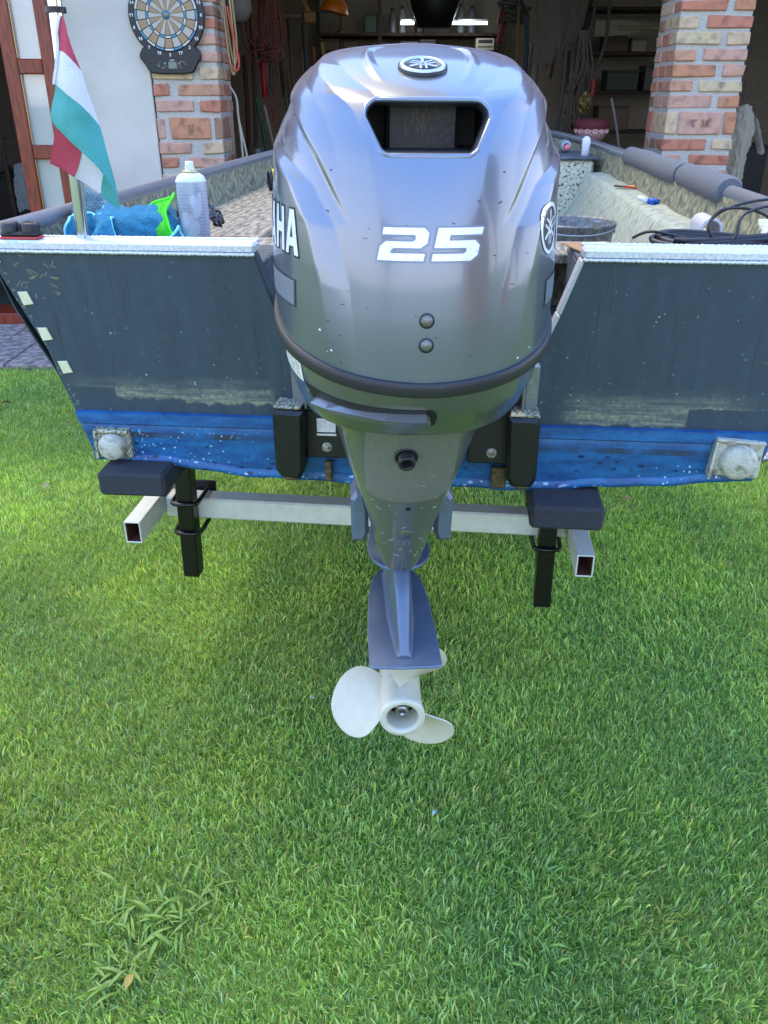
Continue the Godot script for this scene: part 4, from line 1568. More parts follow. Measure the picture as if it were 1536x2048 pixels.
	var ft := bt * Transform3D(Basis(V(1, 0, 0), V(0, 0, -1), V(0, 1, 0)), Vector3.ZERO)
	for q in fork_strips():
		var o := PackedVector2Array()
		for p in q:
			o.append(p * 0.0205)
		s = begin()
		slab(s, o, 0.002, 0.0038, ft)
		obj("fork_bar", s, M.badge, bd)
	# two knurled bolts in the rear face
	for y in [0.094, 0.0685]:
		var q := find_on_cowl(0.0, y, 0)
		var n := cowl_normal(q)
		var t := Transform3D(Basis(Vector3.RIGHT, n, Vector3.RIGHT.cross(n)), cowl(q.x, q.y))
		s = begin()
		lathe(s, [Vector2(0, 0.004), Vector2(0.0035, 0.0036), Vector2(0.0058, 0.002), Vector2(0.0064, 0.0)], t, 18)
		var bo := obj("bolt", s, mat(Color(0.72, 0.72, 0.68), 0.5, 0.6, noise_tex(0.12, 0.25, 1.0, 81, 3, 128), 60.0), c)
		s = begin()
		lathe(s, [Vector2(0.0064, 0.0005), Vector2(0.0082, 0.0004), Vector2(0.0084, -0.001)], t, 18)
		obj("washer", s, M.rubber, bo)

func make_motor() -> void:
	var o := thing("outboard_motor", "grey four stroke outboard engine hung in the notch of the boat stern", "outboard motor", V(0.034, 1.0, -1.1), deg_to_rad(2.2))
	o.rotation.z = deg_to_rad(-0.5)
	make_cowl(o)
	# rubber band round the seam, joined at the back
	var rows := []
	for pr in [[-0.0085, -0.003], [-0.0085, 0.003], [-0.0078, 0.0044], [-0.0066, 0.0048], [0.001, 0.0052], [0.0062, 0.0048], [0.0074, 0.0038], [0.0077, 0.0018], [0.0074, -0.006]]:
		var r := []
		for k in 121:
			var phi := -PI + TAU * k / 120.0
			var p := cowl_base(phi, 0.0)
			var out := V(p.x, 0, p.z).normalized()
			var j := 0.0022 if absf(phi) < 0.02 else 0.0
			r.append(p + V(0, pr[0], 0) + out * (pr[1] - j))
		rows.append(r)
	var s := begin()
	grid(s, rows)
	obj("rubber_seal", s, M.rubber, o)
	# lower cowling
	rows = []
	for j in 29:
		var r := []
		for k in 96:
			r.append(pan_point(-PI + TAU * k / 96, j / 28.0 * 2.35))
		rows.append(r)
	for q in [[2.42, -0.003], [2.45, -0.012]]:
		var r := []
		for k in 96:
			r.append(pan_out(-PI + TAU * k / 96, q[0], q[1]))
		rows.append(r)
	s = begin()
	grid(s, rows, true)
	var pan := obj("lower_cowling", s, M.pan, o)
	# latch lever, pointed at its port end
	var lv := pan_cover("latch_lever", [[0.98, -14, 2], [1.06, -38, 3], [1.16, -46, 4], [1.3, -43, 4.5], [1.45, -37, 4.5], [1.6, -30, 4], [1.68, -22, 2.5]], 0.011, M.pan, pan, 30)
	pan_cover("latch_recess", [[0.8, -52, 4], [0.95, -50, 6], [1.2, -49, 7], [1.6, -44, 7], [1.8, -34, 6]], 0.0008, M.rubber, pan, 30)
	# warning sticker on the port side below the seal
	var wi := Image.create(256, 96, false, Image.FORMAT_RGBA8)
	wi.fill(Color(0.86, 0.86, 0.82, 1))
	wi.fill_rect(Rect2i(0, 0, 256, 26), Color(0.85, 0.36, 0.1, 1))
	for k in 7:
		for w in 9:
			wi.fill_rect(Rect2i(10 + w * 27, 34 + k * 8, rng.randi_range(14, 23), 3), Color(0.45, 0.45, 0.45, 1))
	rows = []
	for j in 9:
		var r := []
		for k in 25:
			r.append(pan_out(deg_to_rad(lerpf(-98, -52, k / 24.0)), lerpf(0.2, 0.86, j / 8.0), 0.0008))
		rows.append(r)
	s = begin()
	grid(s, rows)
	obj("warning_sticker", s, tex_mat(wi, 0.4), pan)
	# midsection
	rows = []
	for j in 46:
		var q := 2.3 + j / 45.0 * 5.7
		var r := []
		for k in 72:
			r.append(pan_out(-PI + TAU * k / 72, q, -0.013 * (1.0 - smoothstep(3.0, 5.0, q))))
		rows.append(r)
	s = begin()
	grid(s, rows, true)
	var leg := obj("midsection", s, M.pan, o)
	var ex := pan_cover("exhaust_cover", [[2.38, -26, 26, -0.008], [2.8, -28, 28, -0.006], [3.4, -31, 31, -0.0025], [4.0, -35, 35, 0.0005], [4.5, -39, 39, 0.002], [4.9, -43, 43, 0.0028], [5.06, -41, 41, 0.0028], [5.14, -33, 33, 0.0022]], 0.0028, M.matgrey, leg, 28)
	# exhaust outlet hose end
	var ep := pan_out(0.0, 3.72, -0.001) + V(-0.008, 0, 0)
	s = begin()
	var et := Transform3D(Basis(V(1, 0, 0), V(0, -0.35, 0.94).normalized(), V(0, -0.94, -0.35).normalized()), ep)
	lathe(s, [Vector2(0.015, -0.004), Vector2(0.0155, 0.004), Vector2(0.0135, 0.0055), Vector2(0.0125, 0.004)], et, 24)
	lathe(s, [Vector2(0.0115, -0.01), Vector2(0.0115, 0.016), Vector2(0.0108, 0.018), Vector2(0.0078, 0.018), Vector2(0.0072, 0.016), Vector2(0.0072, 0.016), Vector2(0.007, -0.02), Vector2(0.0, -0.02)], et, 24)
	obj("exhaust_outlet", s, M.rubber, leg)
	# plugs and scratches in the bare strip under the cover
	for e in [[0.02, 5.35, 0.0034, M.black], [-0.02, 6.15, 0.0105, M.steel]]:
		var p := pan_out(e[0], e[1], 0.0)
		var n: Vector3 = (pan_out(e[0], e[1], 0.01) - p).normalized()
		var t := Transform3D(Basis(Vector3.RIGHT, n, Vector3.RIGHT.cross(n)).orthonormalized(), p)
		s = begin()
		var r: float = e[2]
		lathe(s, [Vector2(0, 0.0022), Vector2(r * 0.6, 0.0022), Vector2(r * 0.8, 0.0012), Vector2(r, 0.0016), Vector2(r * 1.2, 0.0)], t, 20)
		obj("drain_plug", s, e[3], leg)
	s = begin()
	for k in 34:
		var phi := rng.randf_range(-0.75, 0.75)
		var q := rng.randf_range(5.1, 7.2) if k > 6 else rng.randf_range(4.3, 5.1)
		var p := pan_out(phi, q, 0.0004 + (0.0026 if q < 5.1 else 0.0))
		var n: Vector3 = (pan_out(phi, q, 0.02) - p).normalized()
		var b := Basis(n.cross(Vector3.UP).normalized(), n, n.cross(n.cross(Vector3.UP)).normalized())
		cbox(s, p, V(rng.randf_range(0.002, 0.011), 0.0005, 0.0006), 0.0, Basis(n, rng.randf_range(-1.5, 1.5)) * b)
	tag(obj("bare_scratches", s, mat(Color(0.7, 0.72, 0.7), 0.4, 0.5), leg), "", "", "", "stuff")
	# rib down the trailing edge
	s = begin()
	tube(s, [pan_out(0, 6.5, 0.0), pan_out(0, 7.0, 0.001), pan_out(0, 7.6, 0.001), pan_out(0, 8.0, 0.0)], 0.0022, 8)
	obj("seam_rib", s, M.pan, leg)
	# swivel bracket with its two lower mount covers, and the clamp on the transom
	s = begin()
	cbox(s, V(0, -0.16, -0.22), V(0.1, 0.36, 0.07), 0.01)
	cbox(s, V(0, -0.05, -0.29), V(0.17, 0.2, 0.05), 0.008)
	cbox(s, V(0, 0.03, -0.3), V(0.2, 0.03, 0.12), 0.008)
	obj("swivel_bracket", s, M.bluepaint, o)
	for sd in [-1, 1]:
		s = begin()
		slab(s, poly2([-0.013, -0.045, 0.008, -0.046, 0.014, -0.03, 0.014, 0.012, 0.008, 0.04, -0.006, 0.044, -0.015, 0.03]), -0.035, 0.03, Transform3D(I.scaled(V(-sd, 1, 1)), V(sd * 0.067, -0.297, -0.105)), 0.006)
		obj("mount_cover", s, M.bluepaint, o)
	# splash plate, trailing strut, cavitation plate
	s = begin()
	var sp := PackedVector2Array()
	for k in 25:
		var a := PI * k / 24
		sp.append(Vector2(0.054 * cos(a), -0.155 + 0.088 * pow(sin(a), 0.8)))
	sp.append(Vector2(-0.045, -0.24))
	sp.append(Vector2(0.045, -0.24))
	var flat := Transform3D(Basis(V(1, 0, 0), V(0, 0, 1), V(0, -1, 0)), Vector3.ZERO)
	slab(s, sp, 0.39, 0.3955, flat, 0.0018)
	obj("splash_plate", s, M.bluepaint, o)
	rows = []
	for k in 31:
		var z := lerpf(-0.21, 0.05, k / 30.0)
		var yt := lin([-0.21, -0.06, -0.025, 0.047, 0.05], [-0.388, -0.388, -0.402, -0.468, -0.476], z)
		var hr := lin([-0.21, -0.06, 0.05], [0.016, 0.0135, 0.0072], z)
		var hb := lin([-0.21, -0.06, 0.05], [0.03, 0.026, 0.0135], z)
		var ym := lerpf(yt, -0.482, 0.72)
		rows.append([V(-hb, -0.4825, z), V(-hb * 0.8, -0.4795, z), V(-lerpf(hr, hb, 0.3), ym, z), V(-hr, lerpf(yt, ym, 0.25), z), V(-hr * 0.93, yt - 0.0012, z), V(-hr * 0.8, yt, z), V(hr * 0.8, yt, z), V(hr * 0.93, yt - 0.0012, z), V(hr, lerpf(yt, ym, 0.25), z), V(lerpf(hr, hb, 0.3), ym, z), V(hb * 0.8, -0.4795, z), V(hb, -0.4825, z)])
	s = begin()
	grid(s, rows)
	s.set_smooth_group(-1)
	for k in 10:
		tri(s, rows[30][0], rows[30][k + 1], rows[30][k + 2 if k < 10 else 0])
	obj("trailing_strut", s, M.bluepaint, o)
	var cp := poly2([-0.055, 0.068, -0.05, 0.072, 0.0, 0.0745, 0.052, 0.072, 0.058, 0.067, 0.0565, -0.03])
	for k in 17:
		var a := PI * k / 16
		cp.append(Vector2(0.0545 * pow(absf(cos(a)), 0.5) * signf(cos(a)), -0.06 - 0.17 * sin(a)))
	cp.append(Vector2(-0.056, -0.03))
	s = begin()
	slab(s, cp, 0.481, 0.486, flat, 0.0018)
	obj("cavitation_plate", s, M.bluepaint, o)
	# gearcase and skeg
	s = begin()
	var back := Transform3D(Basis(V(1, 0, 0), V(0, 0, 1), V(0, -1, 0)), V(0, -0.608, 0))
	lathe(s, [Vector2(0.0, -0.26), Vector2(0.012, -0.255), Vector2(0.025, -0.235), Vector2(0.034, -0.2), Vector2(0.036, -0.15), Vector2(0.036, -0.085), Vector2(0.034, -0.078)], back, 28)
	slab(s, poly2([-0.2, -0.485, -0.05, -0.485, -0.08, -0.6, -0.19, -0.6]), -0.017, 0.017, Transform3D(Basis(V(0, 0, 1), V(0, 1, 0), V(-1, 0, 0)), Vector3.ZERO), 0.008)
	slab(s, poly2([-0.19, -0.62, -0.1, -0.62, -0.105, -0.7, -0.125, -0.755, -0.15, -0.755]), -0.006, 0.006, Transform3D(Basis(V(0, 0, 1), V(0, 1, 0), V(-1, 0, 0)), Vector3.ZERO), 0.003)
	slab(s, poly2([-0.03, -0.485, 0.0, -0.485, -0.005, -0.515, -0.03, -0.52]), -0.026, -0.016, Transform3D(Basis(V(0, 0, 1), V(0, 1, 0), V(-1, 0, 0)), Vector3.ZERO), 0.003)
	obj("gearcase", s, M.bluepaint, o)
	make_propeller(o)

func make_propeller(o: Node) -> void:
	var back := Transform3D(Basis(V(1, 0, 0), V(0, 0, 1), V(0, -1, 0)), V(0, -0.608, 0))
	var s := begin()
	lathe(s, [Vector2(0.03, -0.077), Vector2(0.0345, -0.075), Vector2(0.036, -0.06), Vector2(0.0345, -0.02), Vector2(0.0345, 0.012), Vector2(0.037, 0.03), Vector2(0.0375, 0.04), Vector2(0.036, 0.0425), Vector2(0.029, 0.0425), Vector2(0.0265, 0.041), Vector2(0.0255, 0.036), Vector2(0.0255, 0.036), Vector2(0.025, 0.012), Vector2(0.024, 0.0)], back, 48)
	var hub := obj("propeller", s, M.prop, o)
	s = begin()
	lathe(s, [Vector2(0.0245, 0.004), Vector2(0.0235, -0.035), Vector2(0.0, -0.035)], back, 32)
	for k in 3:
		var a := TAU * k / 3 + 0.5
		cbox(s, V(cos(a) * 0.018, -0.608 + sin(a) * 0.018, -0.012), V(0.014, 0.004, 0.04), 0.001, Basis(V(0, 0, 1), a))
	obj("hub_bore", s, M.darkmetal, hub)
	s = begin()
	lathe(s, [Vector2(0.0, 0.036), Vector2(0.005, 0.0355), Vector2(0.0055, 0.034), Vector2(0.0055, 0.018)], back, 16)
	lathe(s, [Vector2(0.0055, 0.026), Vector2(0.0105, 0.026), Vector2(0.012, 0.023), Vector2(0.012, 0.002), Vector2(0.016, 0.0), Vector2(0.016, -0.01)], back, 6)
	lathe(s, [Vector2(0.0095, 0.003), Vector2(0.016, 0.003), Vector2(0.017, 0.001), Vector2(0.017, -0.004)], back, 24)
	var nut := obj("shaft_nut", s, M.steel, hub)
	s = begin()
	tube(s, [V(-0.013, -0.6, 0.021), V(0, -0.6015, 0.023), V(0.013, -0.6, 0.021), V(0.014, -0.604, 0.016)], 0.0013, 6)
	obj("cotter_pin", s, M.chrome, nut)
	for b in 3:
		var a0 := deg_to_rad([184.0, 299.0, 64.0][b])
		var rows := []
		var R := 0.117
		for j in 19:
			var f := sin(PI / 2 * j / 18.0)
			var r := lerpf(0.030, R, f)
			var u := (r - 0.07) / (R - 0.07) if r > 0.07 else (0.07 - r) / 0.048
			var half := deg_to_rad(39.0) * sqrt(maxf(0.0, 1.0 - pow(u, 2.0 if r > 0.07 else 2.4) * (1.0 if r > 0.07 else 0.62)))
			var row := []
			for i in 23:
				var d := half * (-1.0 + 2.0 * i / 22.0) + 0.12 * f * f
				var th := 0.0045 * (1.0 - f * 0.6) * (1.0 - pow(absf(-1.0 + 2.0 * i / 22.0), 2.0)) * 0.5
				var z := -0.022 + 0.285 / TAU * d + (r - 0.03) * 0.12
				row.append(V(cos(a0 + d) * r, -0.608 + sin(a0 + d) * r, z + th))
			rows.append(row)
		s = begin()
		shell(s, rows, -0.0022)
		var bl := obj("blade", s, M.prop, hub)
		s = begin()
		for k in 14:
			var r: Array = rows[rng.randi_range(9, 17)]
			var q := rng.randf_range(0.2, 1.2)
			cbox(s, r[rng.randi_range(0, 4) if rng.randf() < 0.6 else rng.randi_range(17, 22)], V(0.0014 * q, 0.0012 * q, 0.0009), 0.0, Basis(V(0, 0, 1), rng.randf() * 3.0))
		tag(obj("edge_nicks", s, M.steel, bl), "", "", "", "stuff")

# ==================================================================== loose things on and in the boat
func crumple(rows: Array, amp: float, sd: int, freq := 30.0) -> Array:
	var n := FastNoiseLite.new()
	n.seed = sd
	n.frequency = freq
	n.fractal_octaves = 3
	for r in rows:
		for k in r.size():
			var p: Vector3 = r[k]
			r[k] = p + V(n.get_noise_3dv(p), n.get_noise_3dv(p + V(3, 0, 0)), n.get_noise_3dv(p + V(0, 5, 0))) * amp
	return rows

func cloth(called: String, ctrl: Array, m: Material, parent: Node, sd: int, amp := 0.004, th := 0.003, nu := 36, nv := 28) -> MeshInstance3D:
	var s := begin()
	shell(s, crumple(patch(ctrl, nu, nv), amp, sd), th)
	return obj(called, s, m, parent)

func hem(ctrl: Array, m: Material, parent: Node, sd: int, amp: float) -> void:
	var rows := crumple(patch(ctrl, 36, 28), amp, sd)
	var ring: Array = rows[0].duplicate()
	for r in rows:
		ring.append(r[r.size() - 1])
	var last: Array = rows[rows.size() - 1].duplicate()
	last.reverse()
	ring.append_array(last)
	for k in range(rows.size() - 1, -1, -1):
		ring.append(rows[k][0])
	var clean := []
	for p in ring:
		if clean.is_empty() or clean[-1].distance_to(p) > 0.001:
			clean.append(p)
	var s := begin()
	tube(s, clean, 0.0028, 6, false)
	obj("hem", s, m, parent)

func make_boat_things() -> void:
	var terry := mat(Color(0.22, 0.66, 0.84), 0.98, 0.0, noise_tex(0.11, 0.62, 1.0, 91, 3), 9.0, noise_tex(0.09, 0, 1, 92, 3), 0.5)
	terry.rim_enabled = true
	terry.rim = 0.3
	var edge := mat(Color(0.5, 0.8, 0.9), 0.9)
	var t := thing("blue_towel", "bright blue terry towel bunched up on the port stern shelf under the flag", "towel", V(-0.46, 1.04, -1.66))
	var c := [[V(-0.075, 0.0, 0.075), V(-0.03, 0.0, 0.092), V(0.02, 0.0, 0.095), V(0.07, 0.0, 0.09), V(0.085, 0.0, 0.06)], [V(-0.078, 0.035, 0.06), V(-0.03, 0.035, 0.085), V(0.02, 0.04, 0.085), V(0.062, 0.035, 0.075), V(0.085, 0.03, 0.05)], [V(-0.07, 0.068, 0.04), V(-0.035, 0.07, 0.055), V(0.01, 0.072, 0.055), V(0.05, 0.07, 0.05), V(0.072, 0.05, 0.035)], [V(-0.065, 0.075, -0.02), V(-0.03, 0.066, -0.02), V(0.01, 0.07, -0.015), V(0.045, 0.074, -0.01), V(0.06, 0.055, -0.01)], [V(-0.065, 0.02, -0.07), V(-0.03, 0.03, -0.07), V(0.01, 0.03, -0.07), V(0.04, 0.02, -0.07), V(0.065, 0.0, -0.05)]]
	cloth("towel_fold", c, terry, t, 5, 0.007, 0.004)
	hem(c, edge, t, 5, 0.007)
	c = [[V(-0.035, 0.006, 0.088), V(0.0, 0.004, 0.1), V(0.04, 0.012, 0.101), V(0.075, 0.036, 0.088), V(0.083, 0.05, 0.07)], [V(-0.03, 0.0, 0.095), V(0.01, 0.0, 0.105), V(0.05, 0.0, 0.106), V(0.085, 0.0, 0.095), V(0.1, 0.0, 0.07)]]
	cloth("towel_corner", c, terry, t, 6, 0.003, 0.004, 24, 8)
	hem(c, edge, t, 6, 0.003)
	t = thing("blue_towel", "blue towel folded open into a dark pocket beside the flag pole", "towel", V(-0.54, 1.04, -1.6))
	c = [[V(-0.04, 0.0, 0.06), V(-0.02, 0.0, 0.07), V(0.01, 0.0, 0.072), V(0.045, 0.0, 0.068)], [V(-0.038, 0.03, 0.045), V(-0.015, 0.01, 0.05), V(0.02, 0.02, 0.07), V(0.055, 0.03, 0.05)], [V(-0.03, 0.062, 0.03), V(0.0, 0.02, 0.0), V(0.03, 0.05, 0.055), V(0.045, 0.064, 0.03)], [V(-0.035, 0.068, -0.03), V(0.0, 0.066, -0.02), V(0.03, 0.07, 0.01), V(0.045, 0.06, -0.02)]]
	cloth("towel_fold", c, terry, t, 7, 0.005, 0.004)
	hem(c, edge, t, 7, 0.005)
	var greyt := mat(Color(0.42, 0.56, 0.6), 0.98, 0.0, noise_tex(0.11, 0.62, 1.0, 93, 3, 256), 7.0, M.hb, 0.4)
	t = thing("grey_towel", "grey blue towel draped behind the bright blue one near the flag pole", "towel", V(-0.58, 1.04, -1.75))
	c = [[V(-0.03, 0.0, 0.045), V(0.01, 0.0, 0.05), V(0.06, 0.0, 0.05), V(0.13, 0.0, 0.03)], [V(-0.035, 0.06, 0.03), V(0.01, 0.05, 0.04), V(0.06, 0.045, 0.035), V(0.12, 0.03, 0.015)], [V(-0.03, 0.105, 0.0), V(0.01, 0.09, 0.01), V(0.05, 0.07, 0.005), V(0.1, 0.045, 0.0)], [V(-0.03, 0.04, -0.06), V(0.01, 0.04, -0.05), V(0.05, 0.03, -0.05), V(0.1, 0.0, -0.04)]]
	cloth("towel_fold", c, greyt, t, 8, 0.006, 0.004)
	var green := mat(Color(0.22, 0.78, 0.12), 0.85, 0.0, noise_tex(0.09, 0.8, 1.0, 94, 3, 256), 9.0, M.hb, 0.15)
	t = thing("green_cloth", "lime green microfibre cloth with one raised corner between towel and spray can", "cloth", V(-0.388, 1.045, -1.615))
	c = [[V(-0.065, 0.065, -0.01), V(-0.035, 0.082, -0.02), V(-0.012, 0.088, -0.022), V(-0.002, 0.095, -0.02)], [V(-0.05, 0.06, 0.01), V(-0.03, 0.066, 0.01), V(-0.02, 0.068, 0.008), V(-0.012, 0.07, 0.01)], [V(-0.04, 0.03, 0.03), V(-0.03, 0.04, 0.035), V(-0.018, 0.045, 0.035), V(-0.006, 0.042, 0.028)], [V(-0.025, 0.0, 0.05), V(-0.005, 0.01, 0.05), V(0.005, 0.016, 0.045), V(0.015, 0.02, 0.035)], [V(-0.01, -0.004, 0.06), V(0.01, 0.0, 0.06), V(0.025, 0.006, 0.05), V(0.04, 0.01, 0.035)]]
	cloth("cloth_sheet", c, green, t, 9, 0.003, 0.0025)
	hem(c, mat(Color(0.3, 0.9, 0.15), 0.8), t, 9, 0.003)
	# scrunched plastic behind the green cloth
	t = thing("plastic_bag", "small scrunched dark plastic bag behind the spray can on the deck", "bag", V(-0.42, 1.04, -1.98))
	c = []
	for j in 6:
		var r := []
		for k in 7:
			var a := PI * k / 6
			r.append(V(-cos(a) * 0.045, sin(a) * (0.055 - absf(j - 2.5) * 0.012), 0.05 - j * 0.02))
		c.append(r)
	cloth("bag_film", c, mat(Color(0.2, 0.21, 0.23), 0.25, 0.0, M.blotch, 8.0), t, 10, 0.018, 0.001)
	# spray can
	var can := thing("spray_can", "used white and grey spray can with paint runs standing on the stern shelf", "spray can", V(-0.353, 1.039, -1.62))
	can.scale = V(1, 0.92, 1)
	var im := Image.create(384, 256, false, Image.FORMAT_RGB8)
	im.fill(Color(0.68, 0.71, 0.77))
	im.fill_rect(Rect2i(0, 0, 384, 70), Color(0.78, 0.8, 0.85))
	for k in 26:
		for col in 5:
			var x := 20 + col * 74
			im.fill_rect(Rect2i(x, 96 + k * 6, rng.randi_range(22, 50), 1), Color(0.54, 0.57, 0.62))
	for col in 5:
		im.fill_rect(Rect2i(14 + col * 77, 30, 24, 7), Color(0.25, 0.27, 0.32))
		im.fill_rect(Rect2i(10 + col * 77, 88, 44, 4), Color(0.35, 0.38, 0.44))
		dab(im, 34 + col * 77, 58, 9, Color(0.75, 0.14, 0.12))
		dab(im, 50 + col * 77, 58, 9, Color(0.75, 0.14, 0.12))
		fill(im, poly2([26 + col * 77, 62, 58 + col * 77, 62, 42 + col * 77, 80]), Color(0.75, 0.14, 0.12))
	for k in 60:
		var y := rng.randf_range(70, 230)
		dab(im, 300 + 30 * sin(y * 0.03) + rng.randf_range(-30, 34), y, rng.randf_range(5, 15), Color(0.79, 0.82, 0.88, 0.8))
	var s := begin()
	lathe(s, [Vector2(0.026, 0.001), Vector2(0.0275, 0.003), Vector2(0.0275, 0.135)], Transform3D(), 40)
	obj("can_body", s, tex_mat(im, 0.3, 0.3), can)
	s = begin()
	lathe(s, [Vector2(0.0, 0.001), Vector2(0.027, 0.001), Vector2(0.0283, 0.004), Vector2(0.0275, 0.006)], Transform3D(), 40)
	lathe(s, [Vector2(0.0275, 0.1345), Vector2(0.0285, 0.137), Vector2(0.027, 0.139), Vector2(0.024, 0.146), Vector2(0.017, 0.151), Vector2(0.0125, 0.1525)], Transform3D(), 40)
	obj("can_shoulder", s, M.tube, can)
	s = begin()
	lathe(s, [Vector2(0.0125, 0.151), Vector2(0.0145, 0.152), Vector2(0.0145, 0.1555), Vector2(0.0125, 0.157), Vector2(0.008, 0.1565)], Transform3D(), 32)
	obj("valve_cup", s, mat(Color(0.72, 0.66, 0.5), 0.35, 0.6), can)
	s = begin()
	lathe(s, [Vector2(0.0085, 0.156), Vector2(0.0085, 0.163), Vector2(0.0075, 0.1645), Vector2(0.0072, 0.172), Vector2(0.0062, 0.173), Vector2(0.0, 0.172)], Transform3D(), 24)
	obj("nozzle", s, M.white, can)
	# things further up the boat
	var br := deg_to_rad(-5.3)
	var at := func(x: float, y: float, z: float) -> Vector3: return V(0.055, 0, -1.42) + Basis(Vector3.UP, br) * V(x, y, z)
	var tp := thing("tape_roll", "thin yellow ringed tape roll standing on the port deck by the cowl", "tape roll", at.call(-0.62, 1.0, -1.75))
	s = begin()
	var ring := []
	for k in 33:
		ring.append(V(0.006 * sin(TAU * k / 32), 0.034 + 0.034 * cos(TAU * k / 32), 0.02 * sin(TAU * k / 32)))
	tube(s, ring, 0.005, 8, false)
	obj("yellow_ring", s, mat(Color(0.85, 0.75, 0.12), 0.5), tp)
	s = begin()
	var ring2 := []
	for p in ring:
		ring2.append(V(p.x - 0.012, 0.034 + (p.y - 0.034) * 0.82, p.z * 0.82))
	tube(s, ring2, 0.008, 8, false)
	obj("black_core", s, M.rubber, tp)
	var bu := thing("metal_bucket", "dented galvanised bucket standing in the boat behind the engine to starboard", "bucket", at.call(0.36, 0.722, -0.95))
	bu.scale = V(0.76, 1.0, 0.76)
	s = begin()
	lathe(s, [Vector2(0.0, 0.004), Vector2(0.1, 0.004), Vector2(0.11, 0.0), Vector2(0.128, 0.1), Vector2(0.13, 0.105), Vector2(0.13, 0.11), Vector2(0.142, 0.2), Vector2(0.145, 0.205), Vector2(0.143, 0.21), Vector2(0.146, 0.218), Vector2(0.144, 0.224), Vector2(0.153, 0.276), Vector2(0.157, 0.28), Vector2(0.154, 0.285), Vector2(0.150, 0.28), Vector2(0.14, 0.2), Vector2(0.108, 0.008), Vector2(0.0, 0.01)], Transform3D(), 40)
	obj("bucket_body", s, mat(Color(0.5, 0.5, 0.49), 0.55, 0.35, M.blotch, 5.0), bu)
	s = begin()
	var bail := []
	for k in 25:
		var a := PI * k / 24
		bail.append(V(cos(a) * 0.156, 0.28 - sin(a) * 0.02, sin(a) * 0.15))
	tube(s, bail, 0.003, 8)
	obj("bail", s, M.steel, bu)
	s = begin()
	for sd in [-1, 1]:
		cbox(s, V(sd * 0.156, 0.268, 0), V(0.006, 0.03, 0.026), 0.002)
	cbox(s, V(0.06, 0.286, 0.142), V(0.03, 0.022, 0.005), 0.002, Basis(Vector3.UP, 0.4))
	obj("bail_ear", s, M.steel, bu)
	t = thing("cardboard_sheet", "scrap of brown cardboard with blue white print on the starboard stern shelf", "cardboard", at.call(0.322, 1.05, -0.2), br)
	s = begin()
	cbox(s, V(0, 0.002, 0), V(0.09, 0.003, 0.12), 0.0005, Basis(Vector3.UP, 0.25))
	obj("sheet", s, mat(Color(0.62, 0.47, 0.32), 0.9, 0.0, M.fine, 5.0), t)
	s = begin()
	cbox(s, V(0.01, 0.0042, -0.02), V(0.04, 0.001, 0.06), 0.0, Basis(Vector3.UP, 0.25))
	obj("printed_patch", s, mat(Color(0.7, 0.76, 0.84), 0.7), t)
	# cables coiled on the starboard shelf
	var cb := thing("cable_coil", "coiled black electric cables with white tags heaped on the starboard shelf", "cable", at.call(0.54, 1.055, -0.14), br)
	s = begin()
	var pts := []
	for k in 150:
		var a := TAU * k / 34.0
		pts.append(V(cos(a) * (0.105 + 0.008 * sin(k * 0.31)) - 0.02, 0.012 + 0.0045 * (k / 34) + 0.004 * sin(a * 2.0), sin(a) * (0.05 + 0.006 * sin(k * 0.17))))
	tube(s, pts, 0.0052, 8)
	obj("thick_cable", s, M.rubber, cb)
	s = begin()
	for l in [[V(0.05, 0.01, 0.05), V(0.06, 0.06, 0.02), V(0.12, 0.085, 0.0), V(0.22, 0.09, -0.02), V(0.3, 0.07, -0.02)], [V(0.03, 0.012, 0.04), V(0.09, 0.03, 0.05), V(0.11, 0.07, 0.03), V(0.19, 0.08, 0.0), V(0.3, 0.05, 0.0)], [V(0.07, 0.02, 0.045), V(0.05, 0.05, 0.04), V(0.075, 0.075, 0.02), V(0.14, 0.07, 0.0), V(0.2, 0.03, 0.03), V(0.15, 0.012, 0.05), V(0.08, 0.014, 0.055)], [V(0.0, 0.012, 0.05), V(0.1, 0.014, 0.055), V(0.2, 0.012, 0.05), V(0.3, 0.012, 0.03)], [V(-0.06, 0.02, -0.03), V(-0.03, 0.035, 0.0), V(0.05, 0.02, 0.02), V(0.12, 0.012, 0.05), V(0.2, 0.02, 0.04)]]:
		for q in l.size():
			l[q] += V(-0.1, 0, 0)
		tube(s, spline(l, 40), 0.0026, 7)
	obj("thin_cable", s, M.rubber, cb)
	s = begin()
	for p in [V(0.055, 0.014, 0.06), V(0.1, 0.01, 0.06)]:
		cbox(s, p, V(0.016, 0.006, 0.01), 0.001, Basis(Vector3.UP, 0.5))
	obj("white_tag", s, M.white, cb)
	s = begin()
	tube(s, spline([V(0.10, 0.016, 0.04), V(0.106, 0.035, 0.03), V(0.115, 0.03, 0.045), V(0.108, 0.014, 0.05)], 14), 0.002, 6)
	obj("green_tie", s, mat(Color(0.12, 0.45, 0.3), 0.6), cb)
	s = begin()
	tube(s, spline([V(0.02, 0.02, 0.0), V(0.07, 0.03, 0.01), V(0.12, 0.032, 0.0), V(0.18, 0.02, -0.03)], 20), 0.0075, 10)
	tag(obj("cream_hose", s, mat(Color(0.72, 0.66, 0.52), 0.6), cb), "")
	t = thing("rust_plate", "flat scrap of peeling cream painted steel lying behind the cables", "steel scrap", at.call(0.68, 1.052, -0.2), br)
	s = begin()
	cbox(s, V(0, 0.02, -0.02), V(0.12, 0.004, 0.1), 0.001, Basis(V(1, 0, 0), 0.5), 0.003)
	obj("plate", s, M.bulkhead, t)
	t = thing("hand_pliers", "red and yellow handled pliers lying on the starboard ledge", "pliers", at.call(0.655, 1.0, -1.95), 0.6)
	t.scale = Vector3.ONE * 0.75
	s = begin()
